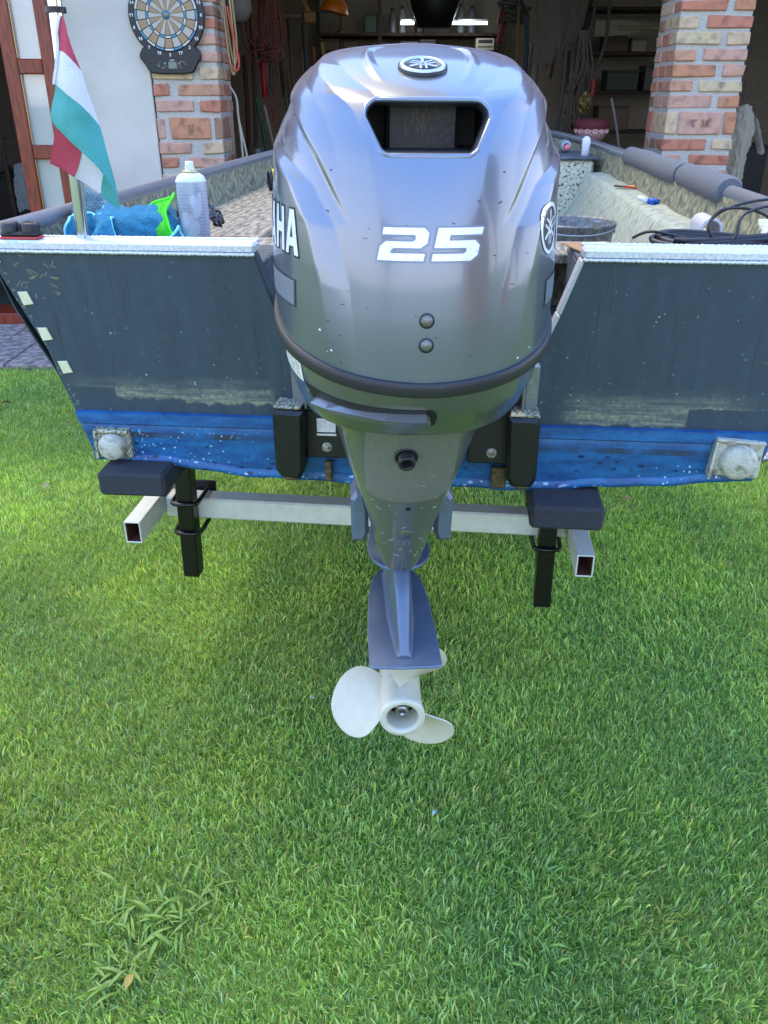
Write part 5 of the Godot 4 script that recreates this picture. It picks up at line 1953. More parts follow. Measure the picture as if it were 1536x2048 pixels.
	tube(s, spline([V(-0.01, 0.008, 0.03), V(-0.02, 0.01, 0.07), V(-0.014, 0.01, 0.12)], 10), 0.008, 8, true, 0.7)
	obj("red_handle", s, mat(Color(0.62, 0.1, 0.1), 0.5), t)
	s = begin()
	tube(s, spline([V(0.01, 0.008, 0.03), V(0.024, 0.01, 0.07), V(0.018, 0.01, 0.12)], 10), 0.008, 8, true, 0.7)
	obj("yellow_handle", s, mat(Color(0.85, 0.66, 0.08), 0.5), t)
	s = begin()
	cbox(s, V(0, 0.008, -0.01), V(0.02, 0.01, 0.07), 0.003)
	obj("jaws", s, M.darkmetal, t)
	t = thing("hose_coupling", "white and blue plastic hose coupling lying on the starboard ledge", "hose coupling", at.call(0.65, 1.0, -1.42), 0.9)
	t.scale = Vector3.ONE * 0.75
	s = begin()
	lathe(s, [Vector2(0, 0), Vector2(0.011, 0), Vector2(0.011, 0.03), Vector2(0.008, 0.045), Vector2(0, 0.045)], Transform3D(Basis(V(1, 0, 0), V(0, 0.3, -1).normalized(), V(0, 1, 0.3).normalized()), V(0, 0.012, 0)), 16)
	obj("white_end", s, M.white, t)
	s = begin()
	lathe(s, [Vector2(0, 0), Vector2(0.013, 0), Vector2(0.014, 0.02), Vector2(0.01, 0.03), Vector2(0.01, 0.045), Vector2(0, 0.045)], Transform3D(Basis(V(1, 0, 0), V(0, 0, 1), V(0, -1, 0)), V(0, 0.013, 0.004)), 16)
	tube(s, [V(-0.03, 0.01, 0.03), V(0.0, 0.012, 0.035), V(0.03, 0.009, 0.03)], 0.009, 10)
	obj("blue_body", s, mat(Color(0.06, 0.3, 0.62), 0.4), t)
	t = thing("grease_tube", "grey cylinder with pink end cap lying on the seat behind the engine", "tube", at.call(0.55, 1.085, -3.05), br)
	t.scale = Vector3.ONE * 0.72
	s = begin()
	lathe(s, [Vector2(0, -0.1), Vector2(0.034, -0.1), Vector2(0.036, -0.09), Vector2(0.036, 0.06), Vector2(0.03, 0.075), Vector2(0.018, 0.08)], Transform3D(Basis(V(1, 0, 0), V(0, 0, 1), V(0, -1, 0)), V(0, 0.012, 0)), 24)
	obj("tube_body", s, mat(Color(0.55, 0.58, 0.57), 0.5, 0.2, M.fine, 6.0), t)
	s = begin()
	lathe(s, [Vector2(0.019, 0.07), Vector2(0.019, 0.095), Vector2(0.015, 0.1), Vector2(0, 0.1)], Transform3D(Basis(V(1, 0, 0), V(0, 0, 1), V(0, -1, 0)), V(0.006, 0.004, 0)), 20)
	obj("pink_cap", s, mat(Color(0.8, 0.42, 0.46), 0.4), t)
	t = thing("white_fender_pin", "small white rounded plastic pin standing on the seat edge", "pin", at.call(0.62, 1.06, -2.82))
	s = begin()
	lathe(s, [Vector2(0, 0), Vector2(0.019, 0), Vector2(0.017, 0.03), Vector2(0.02, 0.055), Vector2(0.017, 0.075), Vector2(0.008, 0.083), Vector2(0, 0.084)], Transform3D(), 20)
	obj("pin_body", s, mat(Color(0.75, 0.76, 0.78), 0.5), t)

func make_flag() -> void:
	var f := thing("boat_flag", "limp red white and green boat flag on a chrome pole at the port stern", "flag", V(-0.508, 1.088, -1.45))
	var o := f.position
	var s := begin()
	tube(s, [V(-0.006, -0.04, -0.02), V(-0.002, 0.1, -0.02), V(0.008, 0.324, -0.016), V(0.009, 0.36, -0.016)], 0.0105, 16)
	obj("pole", s, M.chrome, f)
	s = begin()
	tube(s, [V(0.0085, 0.346, -0.016), V(0.0095, 0.4, -0.016)], 0.014, 16)
	tube(s, [V(0.0085, 0.328, -0.016), V(0.0085, 0.336, -0.016)], 0.0155, 16)
	obj("pole_cap", s, M.black, f)
	var red := mat(Color(0.68, 0.22, 0.3), 0.8, 0.0, M.fine, 12.0)
	var wht := mat(Color(0.82, 0.82, 0.85), 0.8, 0.0, M.fine, 12.0)
	var grn := mat(Color(0.28, 0.62, 0.6), 0.8, 0.0, M.fine, 12.0)
	for m in [red, wht, grn]:
		m.backlight_enabled = true
		m.backlight = Color(0.35, 0.35, 0.35)
	var rows := [
		[V(-0.482, 1.410, -1.434), V(-0.480, 1.409, -1.43), V(-0.477, 1.407, -1.425), V(-0.475, 1.404, -1.42)],
		[V(-0.488, 1.389, -1.43), V(-0.479, 1.387, -1.42), V(-0.470, 1.385, -1.412), V(-0.467, 1.371, -1.41)],
		[V(-0.490, 1.364, -1.425), V(-0.478, 1.361, -1.41), V(-0.465, 1.350, -1.405), V(-0.458, 1.337, -1.415)],
		[V(-0.502, 1.319, -1.42), V(-0.478, 1.304, -1.402), V(-0.457, 1.287, -1.400), V(-0.442, 1.262, -1.415)],
		[V(-0.518, 1.269, -1.425), V(-0.489, 1.245, -1.405), V(-0.460, 1.226, -1.397), V(-0.433, 1.214, -1.412)],
		[V(-0.482, 1.238, -1.41), V(-0.454, 1.214, -1.40), V(-0.442, 1.195, -1.402), V(-0.428, 1.175, -1.415)],
		[V(-0.440, 1.195, -1.405), V(-0.435, 1.176, -1.407), V(-0.430, 1.158, -1.41), V(-0.426, 1.140, -1.415)]]
	for r in rows:
		for k in 4:
			r[k] -= o
	var full := patch(rows, 24, 60)
	var n := FastNoiseLite.new()
	n.seed = 3
	n.frequency = 14.0
	for r in full:
		for k in r.size():
			r[k].z += n.get_noise_3dv(r[k]) * 0.006
	for q in [["red_stripe", 0, 20, red], ["white_stripe", 20, 30, wht], ["green_stripe", 30, 60, grn]]:
		s = begin()
		shell(s, full.slice(q[1], q[2] + 1), 0.0008)
		obj(q[0], s, q[3], f)
	# seams sewn between the stripes and the hoist band up the pole side
	s = begin()
	var e := []
	var e2 := []
	for k in 31:
		e.append(full[k][0] + V(-0.0035, 0, 0.001))
		e2.append(full[k][0] + V(0.001, 0, 0.0016))
	shell(s, [e, e2], 0.0015)
	obj("hoist_band", s, wht, f)
	# the back of the flag, folded behind
	for q in [["red_stripe", [[V(-0.517, 1.268, -1.437), V(-0.492, 1.240, -1.430), V(-0.478, 1.230, -1.426)], [V(-0.528, 1.237, -1.444), V(-0.507, 1.214, -1.441), V(-0.489, 1.205, -1.433)], [V(-0.540, 1.207, -1.447), V(-0.521, 1.198, -1.446), V(-0.501, 1.187, -1.437)]], red], ["white_stripe", [[V(-0.478, 1.230, -1.428), V(-0.464, 1.215, -1.424), V(-0.444, 1.2, -1.424)], [V(-0.489, 1.205, -1.434), V(-0.473, 1.195, -1.434), V(-0.455, 1.18, -1.43)], [V(-0.501, 1.187, -1.44), V(-0.482, 1.175, -1.441), V(-0.462, 1.161, -1.437)]], wht], ["green_stripe", [[V(-0.446, 1.200, -1.424), V(-0.438, 1.185, -1.424), V(-0.433, 1.166, -1.423)], [V(-0.455, 1.18, -1.43), V(-0.444, 1.168, -1.43), V(-0.433, 1.15, -1.428)], [V(-0.464, 1.162, -1.438), V(-0.451, 1.151, -1.434), V(-0.432, 1.138, -1.43)]], grn]]:
		var ctrl: Array = q[1]
		for r in ctrl:
			for k in r.size():
				r[k] -= o
		var pr := patch(ctrl, 16, 16)
		s = begin()
		shell(s, pr, 0.0008)
		obj(q[0], s, q[2], f)
		s = begin()
		tube(s, pr[16], 0.0016, 6)
		obj("bottom_hem", s, q[2], f)

# ==================================================================== on the house front and inside the garage
func make_dartboard() -> void:
	var d := thing("dart_board", "black electronic dart board with tan and grey segments on the white wall", "dart board", V(-1.172, 1.70, -5.195))
	var o := PackedVector2Array()
	for k in 33:
		var a := deg_to_rad(lerpf(-47, 227, k / 32.0))
		o.append(Vector2(cos(a), sin(a)) * 0.205)
	for p in [[-0.15, -0.155], [-0.162, -0.172], [-0.17, -0.19], [-0.166, -0.208], [-0.145, -0.232], [-0.128, -0.262], [-0.112, -0.276], [-0.06, -0.281], [0.06, -0.281], [0.112, -0.276], [0.128, -0.262], [0.145, -0.232], [0.166, -0.208], [0.17, -0.19], [0.162, -0.172], [0.15, -0.155]]:
		o.append(Vector2(p[0], p[1]))
	var s := begin()
	slab(s, o, 0.0, 0.026, Transform3D(), 0.006)
	obj("board_body", s, mat(Color(0.075, 0.085, 0.1), 0.5, 0.0, M.fine, 4.0), d)
	s = begin()
	lathe(s, [Vector2(0.0, 0.0285), Vector2(0.171, 0.0285), Vector2(0.173, 0.027), Vector2(0.173, 0.02)], Transform3D(Basis(V(1, 0, 0), V(0, 0, 1), V(0, -1, 0)), Vector3.ZERO), 60)
	var spider := obj("spider", s, M.black, d)
	var tan := mat(Color(0.6, 0.5, 0.38), 0.7, 0.0, M.fine, 8.0)
	var pale := mat(Color(0.68, 0.65, 0.6), 0.7, 0.0, M.fine, 8.0)
	var blue := mat(Color(0.24, 0.47, 0.56), 0.6)
	var wht := mat(Color(0.72, 0.71, 0.68), 0.6)
	for k in 20:
		var a0 := TAU * (k - 0.5) / 20 + 0.017
		var a1 := TAU * (k + 0.5) / 20 - 0.017
		for b in [[0.022, 0.094, 0], [0.098, 0.107, 1], [0.111, 0.155, 0], [0.159, 0.168, 1]]:
			var p := PackedVector2Array()
			var w := 0.0018
			for j in 4:
				var a := lerpf(a0, a1, j / 3.0)
				p.append(Vector2(sin(a), cos(a)) * b[1])
			for j in 4:
				var a := lerpf(a1, a0, j / 3.0)
				p.append(Vector2(sin(a), cos(a)) * b[0])
			s = begin()
			slab(s, p, 0.026, 0.0305)
			var even := k % 2 == 0
			obj("segment", s, (tan if even else pale) if b[2] == 0 else (wht if even else blue), d)
	for e in [[0.02, 0.031, blue], [0.009, 0.033, tan]]:
		s = begin()
		lathe(s, [Vector2(0, e[1]), Vector2(e[0], e[1]), Vector2(e[0], 0.02)], Transform3D(Basis(V(1, 0, 0), V(0, 0, 1), V(0, -1, 0)), Vector3.ZERO), 24)
		obj("bull", s, e[2], d)
	var nums := [20, 1, 18, 4, 13, 6, 10, 15, 2, 17, 3, 19, 7, 16, 8, 11, 14, 9, 12, 5]
	for k in 20:
		var a := TAU * k / 20
		inst("number", words(str(nums[k]), 0.021, "Droid Sans", true), M.white, d, Transform3D(I, V(sin(a) * 0.188, cos(a) * 0.188, 0.0268)))
	s = begin()
	cbox(s, V(0.008, -0.238, 0.026), V(0.046, 0.034, 0.003), 0.001)
	obj("score_display", s, mat(Color(0.4, 0.44, 0.4), 0.3), d)
	inst("lettering", words("DARTS", 0.008, "Droid Sans", true), M.white, d, Transform3D(I, V(0.008, -0.214, 0.0268)))
	s = begin()
	for sd in [-1, 1]:
		for k in 14:
			var a := rng.randf() * TAU
			cbox(s, V(sd * 0.056 + 0.006 + cos(a) * 0.02, -0.236 + sin(a) * 0.016, 0.0268), V(rng.randf_range(0.003, 0.012), 0.002, 0.001), 0.0)
	tag(obj("button_print", s, mat(Color(0.6, 0.62, 0.64), 0.6), d), "", "", "", "stuff")
	s = begin()
	cbox(s, V(0.05, -0.236, 0.027), V(0.007, 0.006, 0.004), 0.001)
	obj("button", s, mat(Color(0.6, 0.2, 0.16), 0.5), d)

func pole_tool(called: String, label: String, cat: String, a: Vector3, b: Vector3, r: float, c: Color, head := "") -> void:
	var t := thing(called, label, cat, b)
	var s := begin()
	var d := a - b
	var bow := d.cross(V(0, 0, 1)).normalized() * 0.01
	tube(s, spline([V(0, 0, 0), d * 0.5 + bow, d], 10), r, 8)
	obj("shaft", s, paint_mat(c, 0.7), t)
	s = begin()
	if head == "rake":
		cbox(s, V(0, 0, 0), V(0.3, 0.02, 0.03), 0.004)
		for k in 9:
			cbox(s, V(-0.13 + k * 0.0325, -0.03, 0.0), V(0.006, 0.06, 0.008), 0.001)
	elif head == "blade":
		slab(s, poly2([-0.09, 0.0, 0.09, 0.0, 0.085, -0.2, 0.0, -0.27, -0.085, -0.2]), -0.004, 0.004, Transform3D(), 0.001)
	elif head == "oar":
		slab(s, poly2([-0.02, 0.25, 0.02, 0.25, 0.06, 0.1, 0.065, -0.2, -0.065, -0.2, -0.06, 0.1]), -0.006, 0.006, Transform3D(Basis(d.cross(V(0, 0, 1)).normalized(), d.normalized(), V(0, 0, 1)), Vector3.ZERO), 0.003)
	elif head == "grip":
		tube(s, [d * 0.55, d * 0.95], r * 2.2, 10)
	if head:
		obj("head" if head != "grip" else "grip", s, paint_mat(c * (0.8 if head != "oar" else 1.0), 0.6), t)

func crate(called: String, label: String, cat: String, at: Vector3, size: Vector3, c: Color, turn := 0.0, lid := true) -> void:
	var t := thing(called, label, cat, at, turn)
	var s := begin()
	cbox(s, V(0, size.y / 2, 0), size, 0.006)
	obj("box_body", s, paint_mat(c), t)
	s = begin()
	if lid:
		cbox(s, V(0, size.y + 0.008, 0), V(size.x * 1.04, 0.02, size.z * 1.04), 0.004)
		obj("lid", s, paint_mat(c * 0.85), t)
	else:
		cbox(s, V(0, size.y * 0.55, size.z / 2 + 0.002), V(size.x * 0.6, size.y * 0.4, 0.004), 0.001)
		obj("front_label", s, paint_mat(Color(0.5, 0.48, 0.42)), t)

func jar(called: String, label: String, cat: String, at: Vector3, r: float, h: float, c: Color, cap := Color(0.2, 0.2, 0.2)) -> void:
	var t := thing(called, label, cat, at)
	var s := begin()
	lathe(s, [Vector2(0, 0), Vector2(r * 0.95, 0), Vector2(r, h * 0.05), Vector2(r, h * 0.7), Vector2(r * 0.45, h * 0.85), Vector2(r * 0.4, h * 0.9)], Transform3D(), 18)
	obj("bottle_body", s, mat(c, 0.4), t)
	s = begin()
	lathe(s, [Vector2(r * 0.48, h * 0.88), Vector2(r * 0.48, h), Vector2(0, h)], Transform3D(), 16)
	obj("cap", s, mat(cap, 0.5), t)

func cord(called: String, label: String, cat: String, loops: Array, r: float, c: Color) -> void:
	var lo: Vector3 = loops[0][0]
	for l in loops:
		for p in l:
			if p.y < lo.y:
				lo = p
	var t := thing(called, label, cat, lo)
	for l in loops:
		var q := []
		for p in l:
			q.append(p - lo)
		var s := begin()
		tube(s, spline(q, q.size() * 8), r, 7)
		obj("strand", s, paint_mat(c, 0.7), t)

func make_garage_things() -> void:
	make_dartboard()
	var s: SurfaceTool
	# cables and cords hung at the inner corner of the left pillar
	cord("cream_cable", "cream cable loops hung high on the inner side of the left brick pillar", "cable", [[V(-0.9, 2.1, -5.32), V(-0.885, 1.75, -5.3), V(-0.87, 1.5, -5.3), V(-0.852, 1.42, -5.3), V(-0.84, 1.5, -5.3), V(-0.845, 1.75, -5.3), V(-0.87, 2.1, -5.32)], [V(-0.895, 2.1, -5.34), V(-0.878, 1.7, -5.34), V(-0.855, 1.48, -5.34), V(-0.83, 1.55, -5.34), V(-0.84, 1.8, -5.34), V(-0.86, 2.1, -5.34)]], 0.006, Color(0.66, 0.56, 0.4))
	cord("orange_flex", "thin orange cord loop beside the cream cables on the left pillar", "cord", [[V(-0.86, 1.75, -5.28), V(-0.835, 1.6, -5.28), V(-0.815, 1.5, -5.28), V(-0.82, 1.45, -5.28), V(-0.84, 1.44, -5.28), V(-0.858, 1.47, -5.28)]], 0.006, Color(0.72, 0.28, 0.18))
	cord("white_cable", "white cable dangling down the inner edge of the left brick pillar", "cable", [[V(-0.905, 1.36, -5.45), V(-0.87, 1.3, -5.44), V(-0.865, 1.2, -5.44), V(-0.85, 1.1, -5.44), V(-0.83, 0.98, -5.44), V(-0.815, 0.7, -5.44)], [V(-0.865, 1.2, -5.44), V(-0.855, 1.05, -5.43), V(-0.85, 0.7, -5.43)]], 0.007, Color(0.7, 0.67, 0.6))
	jar("watering_can", "dull grey green plastic jug behind the left pillar at boat rail height", "jug", V(-0.79, 0.72, -5.62), 0.07, 0.3, Color(0.25, 0.3, 0.22))
	# ball on a hook
	var t := thing("grey_float", "round grey float hanging inside beside the left pillar", "float", V(-0.9, 1.7, -5.9))
	s = begin()
	lathe(s, [Vector2(0, -0.09), Vector2(0.06, -0.075), Vector2(0.09, -0.02), Vector2(0.09, 0.03), Vector2(0.06, 0.08), Vector2(0.012, 0.1), Vector2(0.012, 0.12), Vector2(0, 0.12)], Transform3D(I, V(0, 0.1, 0)), 24)
	obj("float_body", s, paint_mat(Color(0.38, 0.37, 0.33), 0.8), t)
	s = begin()
	tube(s, [V(0, 0.22, 0), V(0, 0.6, 0.0), V(0.0, 0.95, 0)], 0.004, 6)
	obj("hang_cord", s, paint_mat(Color(0.3, 0.3, 0.28)), t)
	# bundle of faded red rope
	var loops := []
	for k in 16:
		var x := -0.86 + rng.randfn() * 0.05
		var w := rng.randf_range(0.05, 0.11)
		var b := rng.randf_range(1.5, 1.68)
		loops.append([V(x, 2.12, -7.0), V(x - w, 1.85, -7.0 + rng.randf() * 0.08), V(x - w * 0.8, b, -6.95), V(x, b - 0.04, -6.94 + rng.randf() * 0.05), V(x + w * 0.8, b + 0.02, -6.95), V(x + w * 0.7, 1.85, -6.98), V(x + 0.02, 2.12, -7.0)])
	loops.append([V(-0.83, 1.6, -6.95), V(-0.78, 1.45, -6.95), V(-0.84, 1.3, -6.95), V(-0.82, 1.1, -6.95), V(-0.72, 0.95, -6.95), V(-0.68, 0.9, -6.95)])
	loops.append([V(-0.86, 1.6, -6.95), V(-0.88, 1.45, -6.95), V(-0.85, 1.3, -6.95), V(-0.84, 1.2, -6.95), V(-0.76, 1.12, -6.95)])
	cord("rope_bundle", "tangled bundle of faded reddish rope hanging on the left inside the garage", "rope", loops, 0.007, Color(0.4, 0.2, 0.16))
	t = thing("red_handle_tool", "long red plastic grip hanging below the faded rope bundle", "tool", V(-0.9, 1.3, -7.0))
	s = begin()
	tube(s, [V(0, 0, 0), V(0.002, 0.05, 0), V(0, 0.12, 0), V(0.004, 0.2, 0), V(0.004, 0.26, 0)], [0.012, 0.024, 0.028, 0.026, 0.012], 10)
	obj("grip", s, paint_mat(Color(0.62, 0.05, 0.1), 0.4), t)
	s = begin()
	tube(s, [V(0.004, 0.25, 0), V(0.0, 0.8, 0)], 0.006, 6)
	obj("rod", s, M.darkmetal, t)
	# tools and poles leaning along the left inside
	var k := 0
	for e in [["wooden_pole", "pale thin wooden pole leaning beside the jug in the left gap", V(-0.86, 1.25, -6.6), V(-0.72, 0.55, -6.4), 0.012, Color(0.5, 0.44, 0.34), ""], ["garden_rake", "dark handled rake leaning left of the red grip", V(-1.0, 1.75, -7.2), V(-1.02, 0.75, -7.1), 0.016, Color(0.25, 0.17, 0.11), "rake"], ["garden_hoe", "brown handled tool leaning behind the pale pole", V(-0.72, 1.7, -7.3), V(-0.7, 0.65, -7.1), 0.017, Color(0.3, 0.2, 0.13), "blade"], ["green_pole", "thin green plastic pole behind the pale pole", V(-0.94, 1.3, -6.8), V(-0.86, 0.75, -6.7), 0.014, Color(0.08, 0.28, 0.2), ""], ["spade", "short spade with red brown handle against the left wall", V(-1.1, 1.6, -7.4), V(-1.12, 0.8, -7.4), 0.018, Color(0.33, 0.13, 0.1), "blade"], ["push_broom", "old broom handle with grey grip under the orange lamp", V(-0.52, 1.62, -7.9), V(-0.5, 0.7, -7.8), 0.016, Color(0.2, 0.19, 0.18), "grip"], ["fishing_rod", "slim dark fishing rod standing left of the engine", V(-0.64, 1.9, -7.6), V(-0.6, 0.7, -7.5), 0.008, Color(0.16, 0.16, 0.2), "grip"], ["garden_fork", "grey shafted garden fork among the poles on the left", V(-0.8, 1.5, -7.5), V(-0.78, 0.7, -7.4), 0.016, Color(0.3, 0.29, 0.27), "rake"]]:
		pole_tool(e[0], e[1], "tool", e[2], e[3], e[4], e[5], e[6])
	# right side: sticks, hoses, oar
	for e in [["bamboo_cane", "long yellowish cane hanging just right of the shelves", V(1.06, 1.95, -7.6), V(1.07, 1.3, -7.6), 0.012, Color(0.4, 0.32, 0.2), ""], ["grey_pipe", "grey pipe leaning below the hanging canvas", V(1.5, 1.7, -7.2), V(1.4, 0.95, -7.2), 0.018, Color(0.28, 0.28, 0.26), ""], ["grey_pipe", "second darker pipe leaning right beside the canvas pipe", V(1.56, 1.75, -7.3), V(1.5, 0.9, -7.1), 0.02, Color(0.2, 0.21, 0.21), ""], ["wooden_lath", "thin wooden slat hanging under the canvas bottom edge", V(1.22, 1.6, -7.05), V(1.23, 1.2, -7.05), 0.012, Color(0.3, 0.24, 0.17), ""], ["white_stick", "thin pale stick leaning alone before the right brick pillar", V(1.6, 1.3, -6.5), V(1.72, 0.85, -6.5), 0.009, Color(0.45, 0.45, 0.45), ""], ["red_lever", "short red handled tool hanging among the ropes on the right", V(1.48, 1.42, -6.6), V(1.47, 1.27, -6.6), 0.014, Color(0.5, 0.08, 0.1), ""], ["red_saw", "red handled tool hanging at the shelf end", V(1.0, 1.96, -8.0), V(0.96, 1.72, -8.0), 0.018, Color(0.5, 0.1, 0.09), "grip"], ["pale_oar", "pale oar blade lying across high on the right inside wall", V(2.9, 1.88, -8.5), V(2.08, 1.86, -8.5), 0.02, Color(0.5, 0.49, 0.42), "oar"], ["dark_oar", "dark wooden oar hanging upright left of the red bowl", V(1.33, 1.6, -6.9), V(1.3, 1.0, -6.9), 0.016, Color(0.22, 0.2, 0.17), "oar"]]:
		pole_tool(e[0], e[1], "tool" if e[6] != "oar" else "oar", e[2], e[3], e[4], e[5], e[6])
	var kit := [["rusty_chain_saw_bar", "rust brown flat bar", 0], ["grey_shaft", "plain grey shaft", 0], ["ash_handle", "pale ash handle", 1], ["black_hose_end", "black hose end", 2], ["hay_fork", "two toned fork handle", 0], ["copper_pipe", "copper coloured pipe", 0], ["old_level", "yellowed straight edge", 2], ["blue_rod", "faded blue rod", 0], ["mop_handle", "white mop handle", 1], ["walnut_stick", "dark walnut stick", 0], ["rubber_belt", "long rubber belt", 2], ["olive_stake", "olive garden stake", 0]]
	var tints := [Color(0.3, 0.17, 0.1), Color(0.34, 0.34, 0.33), Color(0.5, 0.42, 0.3), Color(0.1, 0.1, 0.1), Color(0.36, 0.26, 0.16), Color(0.45, 0.26, 0.16), Color(0.48, 0.42, 0.22), Color(0.16, 0.22, 0.3), Color(0.55, 0.54, 0.5), Color(0.2, 0.13, 0.09), Color(0.14, 0.14, 0.14), Color(0.25, 0.27, 0.15)]
	for i in kit.size():
		var left := i < 7
		var x := -1.0 + i * 0.085 if left else 1.12 + (i - 7) * 0.11
		var z := -7.45 - 0.12 * (i % 3)
		var top := 1.55 + 0.35 * rng.randf()
		pole_tool(kit[i][0], "%s hanging among the tools %s, %s one along" % [kit[i][1], "left of the engine" if left else "under and beside the canvas", ["first", "second", "third", "fourth", "fifth", "sixth", "seventh"][i if left else i - 7]], "tool", V(x, top, z), V(x + rng.randf_range(-0.05, 0.05), top - rng.randf_range(0.35, 0.8), z), rng.randf_range(0.011, 0.022), tints[i], ["", "grip", "blade"][kit[i][2]] if kit[i][2] < 2 else "")
	# hanging grey canvas
	t = thing("canvas_sheet", "large dark grey canvas hanging in a point from the garage ceiling", "canvas", V(1.25, 1.5, -7.0))
	cloth("canvas", [[V(-0.16, 0.75, 0), V(0.0, 0.75, 0.05), V(0.14, 0.75, 0.0), V(0.25, 0.75, 0.05)], [V(-0.15, 0.4, 0.02), V(0.0, 0.4, 0.07), V(0.12, 0.4, 0.02), V(0.22, 0.42, 0.06)], [V(-0.14, 0.2, 0.02), V(0.0, 0.18, 0.07), V(0.1, 0.2, 0.03), V(0.17, 0.22, 0.06)], [V(-0.13, 0.04, 0.02), V(-0.04, 0.02, 0.06), V(0.05, 0.05, 0.03), V(0.09, 0.09, 0.05)]], paint_mat(Color(0.27, 0.26, 0.24), 0.95), t, 20, 0.02, 0.004)
	# frayed rope hank and gold tinsel
	loops = []
	for q in 14:
		var x := 1.38 + rng.randfn() * 0.02
		loops.append([V(x, 1.72, -6.6), V(x + rng.randfn() * 0.03, 1.5, -6.6 + rng.randf() * 0.06), V(x - 0.02 + rng.randfn() * 0.04, 1.25, -6.6), V(x + rng.randfn() * 0.03, rng.randf_range(1.0, 1.2), -6.58)])
	cord("rope_hank", "frayed tan rope hank hanging left of the dark gap by the right pillar", "rope", loops, 0.006, Color(0.24, 0.2, 0.14))
	t = thing("gold_net_bag", "small crinkled golden bag hanging on the tan rope hank", "bag", V(1.415, 1.2, -6.52))
	cloth("bag_foil", [[V(-0.03, 0.13, 0), V(0, 0.14, 0.02), V(0.03, 0.13, 0)], [V(-0.05, 0.07, 0.02), V(0, 0.07, 0.05), V(0.045, 0.07, 0.02)], [V(-0.03, 0.0, 0), V(0, 0.0, 0.02), V(0.03, 0.0, 0)]], mat(Color(0.36, 0.3, 0.14), 0.45, 0.4), t, 21, 0.02, 0.001)
	# red bowl with lace on a brass stand
	t = thing("lace_bowl", "dark red cushion in a pink lace edged bowl on a brass stem", "bowl", V(1.265, 0.635, -5.55))
	s = begin()
	lathe(s, [Vector2(0, 0), Vector2(0.1, 0), Vector2(0.1, 0.02), Vector2(0.025, 0.04), Vector2(0.022, 0.36), Vector2(0.03, 0.37), Vector2(0.028, 0.42), Vector2(0.03, 0.43)], Transform3D(), 24)
	obj("brass_stem", s, M.brass, t)
	s = begin()
	lathe(s, [Vector2(0.0, 0.43), Vector2(0.06, 0.43), Vector2(0.085, 0.455), Vector2(0.1, 0.5), Vector2(0.096, 0.5), Vector2(0.06, 0.46)], Transform3D(), 32)
	obj("lace_side", s, mat(Color(0.85, 0.66, 0.66), 0.8, 0.0, noise_tex(0.09, 0.3, 1.0, 96, 2, 128), 14.0), t)
	s = begin()
	for q in 14:
		var a := TAU * q / 14
		lathe(s, [Vector2(0.012, -0.004), Vector2(0.015, 0.0), Vector2(0.012, 0.004), Vector2(0.009, 0.0)], Transform3D(Basis(V(sin(a), 0, cos(a)).cross(Vector3.UP), V(sin(a), 0, cos(a)), Vector3.UP), V(sin(a) * 0.098, 0.487, cos(a) * 0.098)), 10)
	obj("lace_edge", s, mat(Color(0.8, 0.62, 0.6), 0.8), t)
	s = begin()
	lathe(s, [Vector2(0.1, 0.495), Vector2(0.108, 0.52), Vector2(0.095, 0.545), Vector2(0.05, 0.555), Vector2(0, 0.553)], Transform3D(), 32)
	obj("red_cushion", s, mat(Color(0.3, 0.03, 0.06), 0.8, 0.0, M.fine, 10.0), t)
	# coat, chest and post to the right of the right pillar
	t = thing("hanging_coat", "beige work coat hanging just right of the right brick pillar", "coat", V(2.27, 0.78, -5.8))
	cloth("coat_front", [[V(-0.05, 0.47, 0), V(0.0, 0.49, 0.03), V(0.04, 0.47, 0.01)], [V(-0.1, 0.38, 0.02), V(0.0, 0.4, 0.07), V(0.08, 0.36, 0.03)], [V(-0.11, 0.18, 0.03), V(0.0, 0.18, 0.08), V(0.06, 0.18, 0.03)], [V(-0.12, 0.0, 0.02), V(0.0, -0.01, 0.08), V(0.06, 0.0, 0.03)]], paint_mat(Color(0.6, 0.57, 0.5), 0.95), t, 22, 0.012, 0.004)
	cloth("coat_sleeve", [[V(0.05, 0.42, 0.02), V(0.08, 0.41, 0.04), V(0.1, 0.38, 0.02)], [V(0.09, 0.3, 0.02), V(0.12, 0.3, 0.05), V(0.14, 0.29, 0.02)], [V(0.13, 0.2, 0.02), V(0.155, 0.2, 0.04), V(0.18, 0.21, 0.02)]], paint_mat(Color(0.5, 0.48, 0.43), 0.95), t, 23, 0.006, 0.004)
	s = begin()
	tube(s, [V(-0.02, 0.5, 0.02), V(-0.02, 1.1, 0.0)], 0.003, 6)
	obj("hanger_cord", s, M.black, t)
	t = thing("steel_locker", "narrow grey steel locker standing below the beige coat", "locker", V(2.17, 0.0, -5.75))
	s = begin()
	cbox(s, V(0, 0.42, 0), V(0.16, 0.84, 0.3), 0.005)
	obj("locker_body", s, mat(Color(0.36, 0.34, 0.32), 0.5, 0.4, M.blotch, 3.0), t)
	s = begin()
	cbox(s, V(0.0, 0.42, 0.153), V(0.14, 0.8, 0.006), 0.002)
	var ld := obj("locker_door", s, mat(Color(0.38, 0.36, 0.34), 0.45, 0.4, M.blotch, 3.0), t)
	s = begin()
	lathe(s, [Vector2(0, 0.012), Vector2(0.01, 0.01), Vector2(0.011, 0.0)], Transform3D(Basis(V(1, 0, 0), V(0, 0, 1), V(0, -1, 0)), V(0.045, 0.7, 0.156)), 14)
	obj("locker_knob", s, M.steel, ld)
	# shelves along the back wall
	t = thing("back_shelves", "dark wooden shelf unit along the back wall of the garage", "shelf", V(0.25, 0, -9.1))
	var wood := mat(Color(0.24, 0.16, 0.11), 0.8, 0.0, M.blotch, 1.5)
